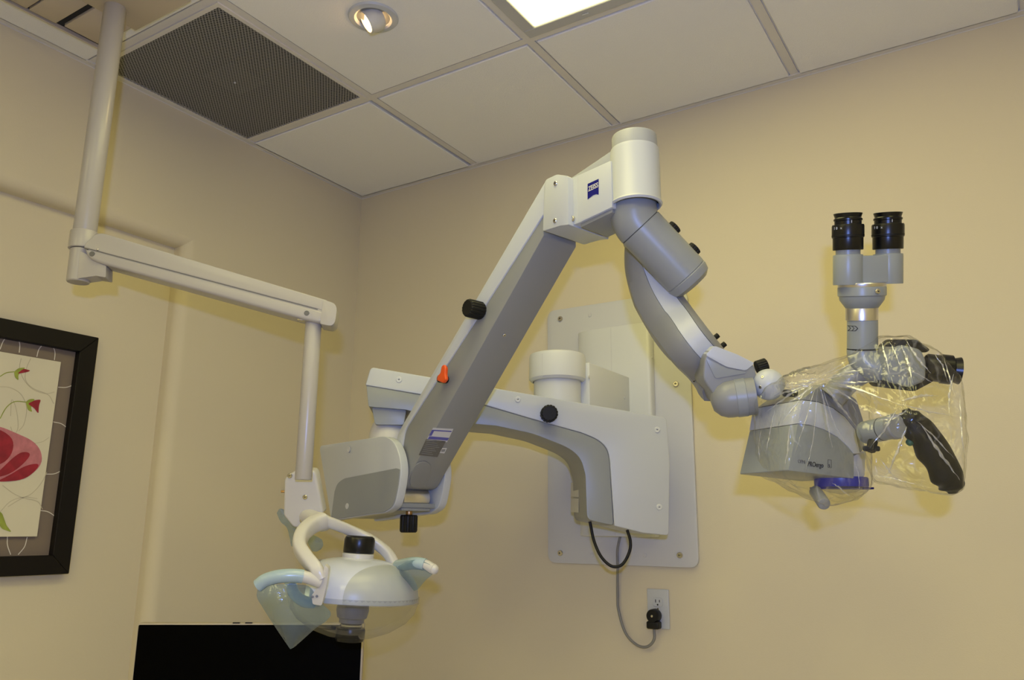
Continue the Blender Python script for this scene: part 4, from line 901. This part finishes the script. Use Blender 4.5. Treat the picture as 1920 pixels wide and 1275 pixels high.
# grab handles
lh = crom([at(484, 1098, 1.70), at(500, 1087, 1.70), at(530, 1080, 1.70), at(568, 1081, 1.71), at(601, 1092, 1.72)], 8)
obj('grab_handle', tube(lh[:], px(11, 1.72), 20), 'lampwhite', DL, sharp=70)
obj('handle_loop', tube(crom([at(545, 1092, 1.73), at(553, 1113, 1.735), at(572, 1127, 1.745), at(600, 1128, 1.76)], 6), px(9, 1.73), 16), 'lampwhite', DL, sharp=70)
obj('handle_mount', prism(fil([at(x, y, 1.715) for x, y in ((584, 1117), (603, 1090), (608, 1060), (616, 1066), (612, 1098), (603, 1136), (586, 1133))], 0.004), FW*0.018, 0.002), 'lampwhite', DL)
for x, y in ((586, 1119), (594, 1118)): obj('mount_screw', cyl(at(x, y, 1.715), at(x, y, 1.712), 0.0028, 0.0005, 12), 'darkgrey', DL)
rh_ = crom([at(742, 1062, 1.93), at(760, 1058, 1.88), at(778, 1056, 1.84), at(797, 1059, 1.83), at(812, 1067, 1.82)], 8)
obj('grab_handle', tube(rh_, lambda t: px(10, 1.84), 18), 'lampwhite', DL, sharp=70)
obj('handle_tip', ball(at(813, 1067.5, 1.82), px(10, 1.82), 18), 'lampwhite', DL, sharp=80)

# ================================================================== plastic barrier films (loose, slipped over the lamp)
def sheet(name, rows, parent, m='film', thick=0.0006, n=5):
    """rows: list of rows of points; smooth sheet"""
    R_ = [crom(r, n) for r in rows]; C_ = list(zip(*R_)); C_ = [crom(list(c), n) for c in C_]
    bm = bmesh.new(); g_ = [[bm.verts.new(p) for p in c] for c in C_]
    for A, B in zip(g_, g_[1:]):
        for k in range(len(A)-1): bm.faces.new((A[k], A[k+1], B[k+1], B[k]))
    bmesh.ops.recalc_face_normals(bm, faces=bm.faces)
    bmesh.ops.solidify(bm, geom=list(bm.faces), thickness=thick)
    return obj(name, bm, m, parent, sharp=60)
sl = thing('barrier_sleeve', 'pale blue plastic film hanging from the left handle of the dental light', 'plastic sleeve', at(545, 1217, 1.70), 'barrier films on the dental light')
obj('handle_wrap', tube(lh[:int(len(lh)*0.77)], px(12.5, 1.72), 20), 'sleeve', sl, sharp=70)
obj('loop_wrap', tube(crom([at(544, 1090, 1.728), at(552, 1113, 1.733), at(571, 1128, 1.743), at(590, 1130, 1.752)], 6), px(10.5, 1.73), 16), 'sleeve', sl, sharp=70)
sheet('film', [[at(483, 1104, 1.695), at(515, 1096, 1.69), at(548, 1096, 1.70), at(580, 1100, 1.725), at(598, 1128, 1.735)],
               [at(482, 1120, 1.69), at(512, 1124, 1.675), at(548, 1128, 1.685), at(582, 1132, 1.715), at(620, 1148, 1.745)],
               [at(493, 1140, 1.69), at(520, 1152, 1.675), at(550, 1160, 1.68), at(585, 1160, 1.71), at(612, 1164, 1.735)],
               [at(516, 1176, 1.695), at(532, 1186, 1.685), at(552, 1190, 1.685), at(574, 1184, 1.705), at(592, 1178, 1.725)],
               [at(544, 1217, 1.70), at(546, 1216.5, 1.70), at(549, 1215, 1.70), at(552, 1213, 1.705), at(555, 1211, 1.71)]], sl)
sr = thing('barrier_sleeve', 'pale blue plastic film wrapped on the right handle of the dental light', 'plastic sleeve', at(780, 1106, 1.84), 'barrier films on the dental light')
obj('handle_wrap', tube(rh_[2:int(len(rh_)*0.78)], px(11.5, 1.84), 18), 'sleeve', sr, sharp=70)
sheet('film', [[at(746, 1062, 1.845), at(765, 1052, 1.83), at(785, 1050, 1.825), at(806, 1058, 1.815)],
               [at(752, 1078, 1.85), at(768, 1074, 1.825), at(788, 1072, 1.82), at(812, 1074, 1.81)],
               [at(764, 1092, 1.85), at(776, 1092, 1.835), at(788, 1090, 1.825), at(798, 1088, 1.82)],
               [at(776, 1108, 1.85), at(779, 1107, 1.845), at(782, 1106, 1.84), at(785, 1104, 1.84)]], sr)
sb_ = thing('barrier_sleeve', 'pale blue plastic film tied behind the white bracket of the dental light', 'plastic sleeve', at(553, 1030, 1.98), 'barrier films on the dental light')
DQ = DK+0.05
sheet('film', [[at(519, 962, DQ), at(524, 954, DQ-0.005), at(532, 955, DQ)], [at(526, 978, DQ), at(538, 972, DQ-0.008), at(554, 980, DQ+0.004)],
               [at(538, 990, DQ), at(547, 989, DQ-0.006), at(556, 990, DQ)], [at(543, 1008, DQ), at(552, 1004, DQ-0.004), at(560, 1004, DQ)], [at(546, 1024, DQ), at(553, 1026, DQ), at(558, 1020, DQ)]], sb_)
sheet('film_tail', [[at(575, 1005, DQ-0.01), at(590, 1004, DQ-0.016), at(604, 1012, DQ-0.01)], [at(578, 1020, DQ-0.01), at(592, 1022, DQ-0.018), at(606, 1022, DQ-0.012)], [at(586, 1034, DQ-0.01), at(594, 1034, DQ-0.014), at(602, 1030, DQ-0.01)]], sb_)

# ================================================================== clear bag around the microscope
BG = thing('plastic_bag', 'crumpled clear plastic bag pulled over the microscope head and hand grip', 'plastic bag', at(1600, 950, 1.5))
def hullbag(pts):
    bm = bmesh.new()
    for p in pts: bm.verts.new(p)
    r = bmesh.ops.convex_hull(bm, input=bm.verts)
    for v in [v for v in bm.verts if not v.link_faces]: bm.verts.remove(v)
    return bm
def ringpts(lst): return [at(x, y, d) for x, y, d in lst]
A_ = ringpts([(1414, 748, 1.60), (1416, 765, 1.66), (1440, 722, 1.58), (1470, 704, 1.62), (1480, 700, 1.52), (1416, 880, 1.62), (1418, 890, 1.66), (1420, 870, 1.60),
              (1475, 895, 1.47), (1482, 790, 1.47), (1500, 735, 1.48), (1546, 950, 1.50), (1532, 935, 1.49), (1610, 938, 1.52), (1634, 910, 1.54), (1636, 908, 1.64), (1560, 948, 1.58), (1625, 900, 1.70), (1630, 780, 1.56), (1630, 780, 1.68),
              (1600, 712, 1.52), (1600, 705, 1.64), (1592, 668, 1.55), (1592, 668, 1.60), (1630, 655, 1.56), (1560, 712, 1.48), (1500, 700, 1.68), (1440, 740, 1.70), (1620, 840, 1.55)])
B_ = ringpts([(1585, 672, 1.52), (1585, 672, 1.62), (1592, 725, 1.50), (1600, 720, 1.62), (1652, 631, 1.52), (1652, 631, 1.62), (1700, 630, 1.49), (1700, 630, 1.63), (1760, 658, 1.49), (1760, 658, 1.63), (1803, 706, 1.48), (1803, 706, 1.60),
              (1815, 810, 1.42), (1812, 808, 1.50), (1806, 918, 1.40), (1806, 915, 1.48), (1786, 930, 1.40), (1786, 930, 1.48), (1625, 760, 1.46), (1625, 760, 1.58), (1618, 830, 1.44), (1625, 868, 1.47), (1640, 905, 1.47), (1640, 902, 1.55), (1720, 735, 1.42), (1690, 790, 1.39), (1680, 860, 1.40)])
bmA = hullbag(A_); bmB = hullbag(B_)
me = bpy.data.meshes.new('b'); bmB.to_mesh(me); bmA.from_mesh(me); bmB.free(); bpy.data.meshes.remove(me)
me = bpy.data.meshes.new('bag_raw'); bmesh.ops.recalc_face_normals(bmA, faces=bmA.faces); bmA.to_mesh(me); bmA.free()
to = bpy.data.objects.new('bag_raw', me); COL.objects.link(to)
rm = to.modifiers.new('r', 'REMESH'); rm.mode = 'VOXEL'; rm.voxel_size = 0.0045
sm = to.modifiers.new('s', 'SMOOTH'); sm.factor = 0.5; sm.iterations = 6
me2 = bpy.data.meshes.new_from_object(to.evaluated_get(bpy.context.evaluated_depsgraph_get()))
bpy.data.objects.remove(to)
bm = bmesh.new(); bm.from_mesh(me2); bpy.data.meshes.remove(me2); bm.normal_update()
tie = at(1520, 712, 1.50); tie2 = at(1690, 790, 1.42)
for v in bm.verts:
    p = v.co; d1 = p-tie; d2 = p-tie2
    a1_ = math.atan2(d1.dot(UP), d1.dot(RT)); r1 = d1.length
    a2_ = math.atan2(d2.dot(UP), d2.dot(RT)); r2 = d2.length
    rad = math.sin(a1_*17+3*noise.noise(p*14))*0.0030*math.exp(-r1/0.14)+math.sin(a2_*13+4*noise.noise(p*16+V((3, 1, 7))))*0.0030*math.exp(-r2/0.12)
    cr = (abs(noise.noise(p*24+V((9, 2, 4))))**0.7-0.35)*0.0055
    cr2 = (abs(noise.noise(p*55+V((1, 8, 4))))-0.2)*0.0025
    v.co = p+v.normal*(rad+cr+cr2)
from mathutils.bvhtree import BVHTree
bvh = BVHTree.FromBMesh(bm)
def onbag(x, y, lift=0.0015):
    d = ray(x, y); h = bvh.ray_cast(CAM, d.normalized())
    if h[0] is None: return None
    return h[0]-d.normalized()*lift
obj('bag_film', bm, 'bag', BG, sharp=75)
obj('bag_knot', sweep(crom([at(1468, 716, 1.50), at(1480, 722, 1.465), at(1500, 722, 1.455), at(1530, 724, 1.455), at(1560, 716, 1.46)], 6), lambda i, t: [(px(5+3*math.sin(i*1.3), 1.48)*math.cos(2*math.pi*k/14)*(1+0.3*(k % 2)), px(6, 1.48)*math.sin(2*math.pi*k/14)) for k in range(14)]), 'bag', BG, sharp=30)
glassy('bagfold', (0.95, 0.95, 0.94), 0.12, 0.6, 0.22, 0.20, (0.9, 0.9, 0.87))
def fold(pts, wd):
    """a raised crease in the film, following the bag's surface"""
    P = []
    for k in range(len(pts)-1):
        for t in range(6):
            f_ = t/6; P.append((pts[k][0]*(1-f_)+pts[k+1][0]*f_, pts[k][1]*(1-f_)+pts[k+1][1]*f_))
    P.append(pts[-1])
    Q = [q for q in (onbag(x+random.uniform(-0.8, 0.8), y+random.uniform(-0.8, 0.8)) for x, y in P) if q is not None]
    if len(Q) < 5: return
    runs = [Q[0]]
    for q in Q[1:]:
        if (q-runs[-1]).length > 0.03: break
        runs.append(q)
    if len(runs) < 5: return
    N_ = len(runs); wm = px(wd, 1.5)
    def sec(i, t):
        a = wm*max(0.12, math.sin(math.pi*min(1, t*1.05+0.02)))*(0.75+0.25*math.sin(i*1.7))
        return [(-a, 0), (0, a*0.9), (a, 0), (0, a*0.9-0.0003)]
    return obj('bag_crease', sweep(crom(runs, 2), sec, RT if abs((runs[-1]-runs[0]).dot(UP)) > abs((runs[-1]-runs[0]).dot(RT)) else UP), 'bagfold', BG, sharp=20)
random.seed(11)
fans = [((1528, 716), (1452, 742)), ((1524, 718), (1440, 770)), ((1522, 720), (1458, 800)), ((1530, 722), (1490, 850)), ((1534, 722), (1508, 900)), ((1538, 722), (1560, 840)), ((1540, 722), (1592, 850)),
        ((1544, 720), (1606, 800)), ((1548, 716), (1650, 745)), ((1550, 714), (1690, 760)), ((1552, 712), (1640, 715)), ((1550, 708), (1630, 692)), ((1546, 706), (1612, 676)), ((1540, 705), (1596, 672)),
        ((1535, 712), (1478, 724)), ((1536, 709), (1496, 712)), ((1552, 710), (1600, 702)), ((1550, 718), (1622, 730)), ((1545, 722), (1616, 765)), ((1530, 719), (1470, 760)),
        ((1690, 752), (1760, 742)), ((1690, 758), (1790, 780)), ((1700, 770), (1640, 790)), ((1680, 770), (1630, 840)), ((1720, 790), (1790, 860)), ((1730, 800), (1800, 900)), ((1700, 800), (1660, 900)),
        ((1700, 640), (1745, 700)), ((1752, 662), (1776, 716)), ((1770, 672), (1790, 742)), ((1788, 700), (1780, 780)), ((1690, 648), (1712, 720)), ((1668, 640), (1690, 690)), ((1652, 640), (1668, 700)),
        ((1800, 740), (1808, 860)), ((1640, 890), (1730, 912)), ((1650, 860), (1690, 905)), ((1600, 860), (1612, 930)), ((1560, 905), (1600, 935)), ((1428, 800), (1424, 868)), ((1452, 770), (1436, 850)), ((1480, 800), (1470, 880)), ((1700, 690), (1760, 724))]
for (xa, ya), (xb, yb) in fans:
    mx_, my_ = (xa+xb)/2+random.uniform(-6, 6), (ya+yb)/2+random.uniform(-6, 6)
    fold([(xa, ya), (mx_, my_), (xb, yb)], random.choice((1.2, 1.8, 2.6, 3.4)))
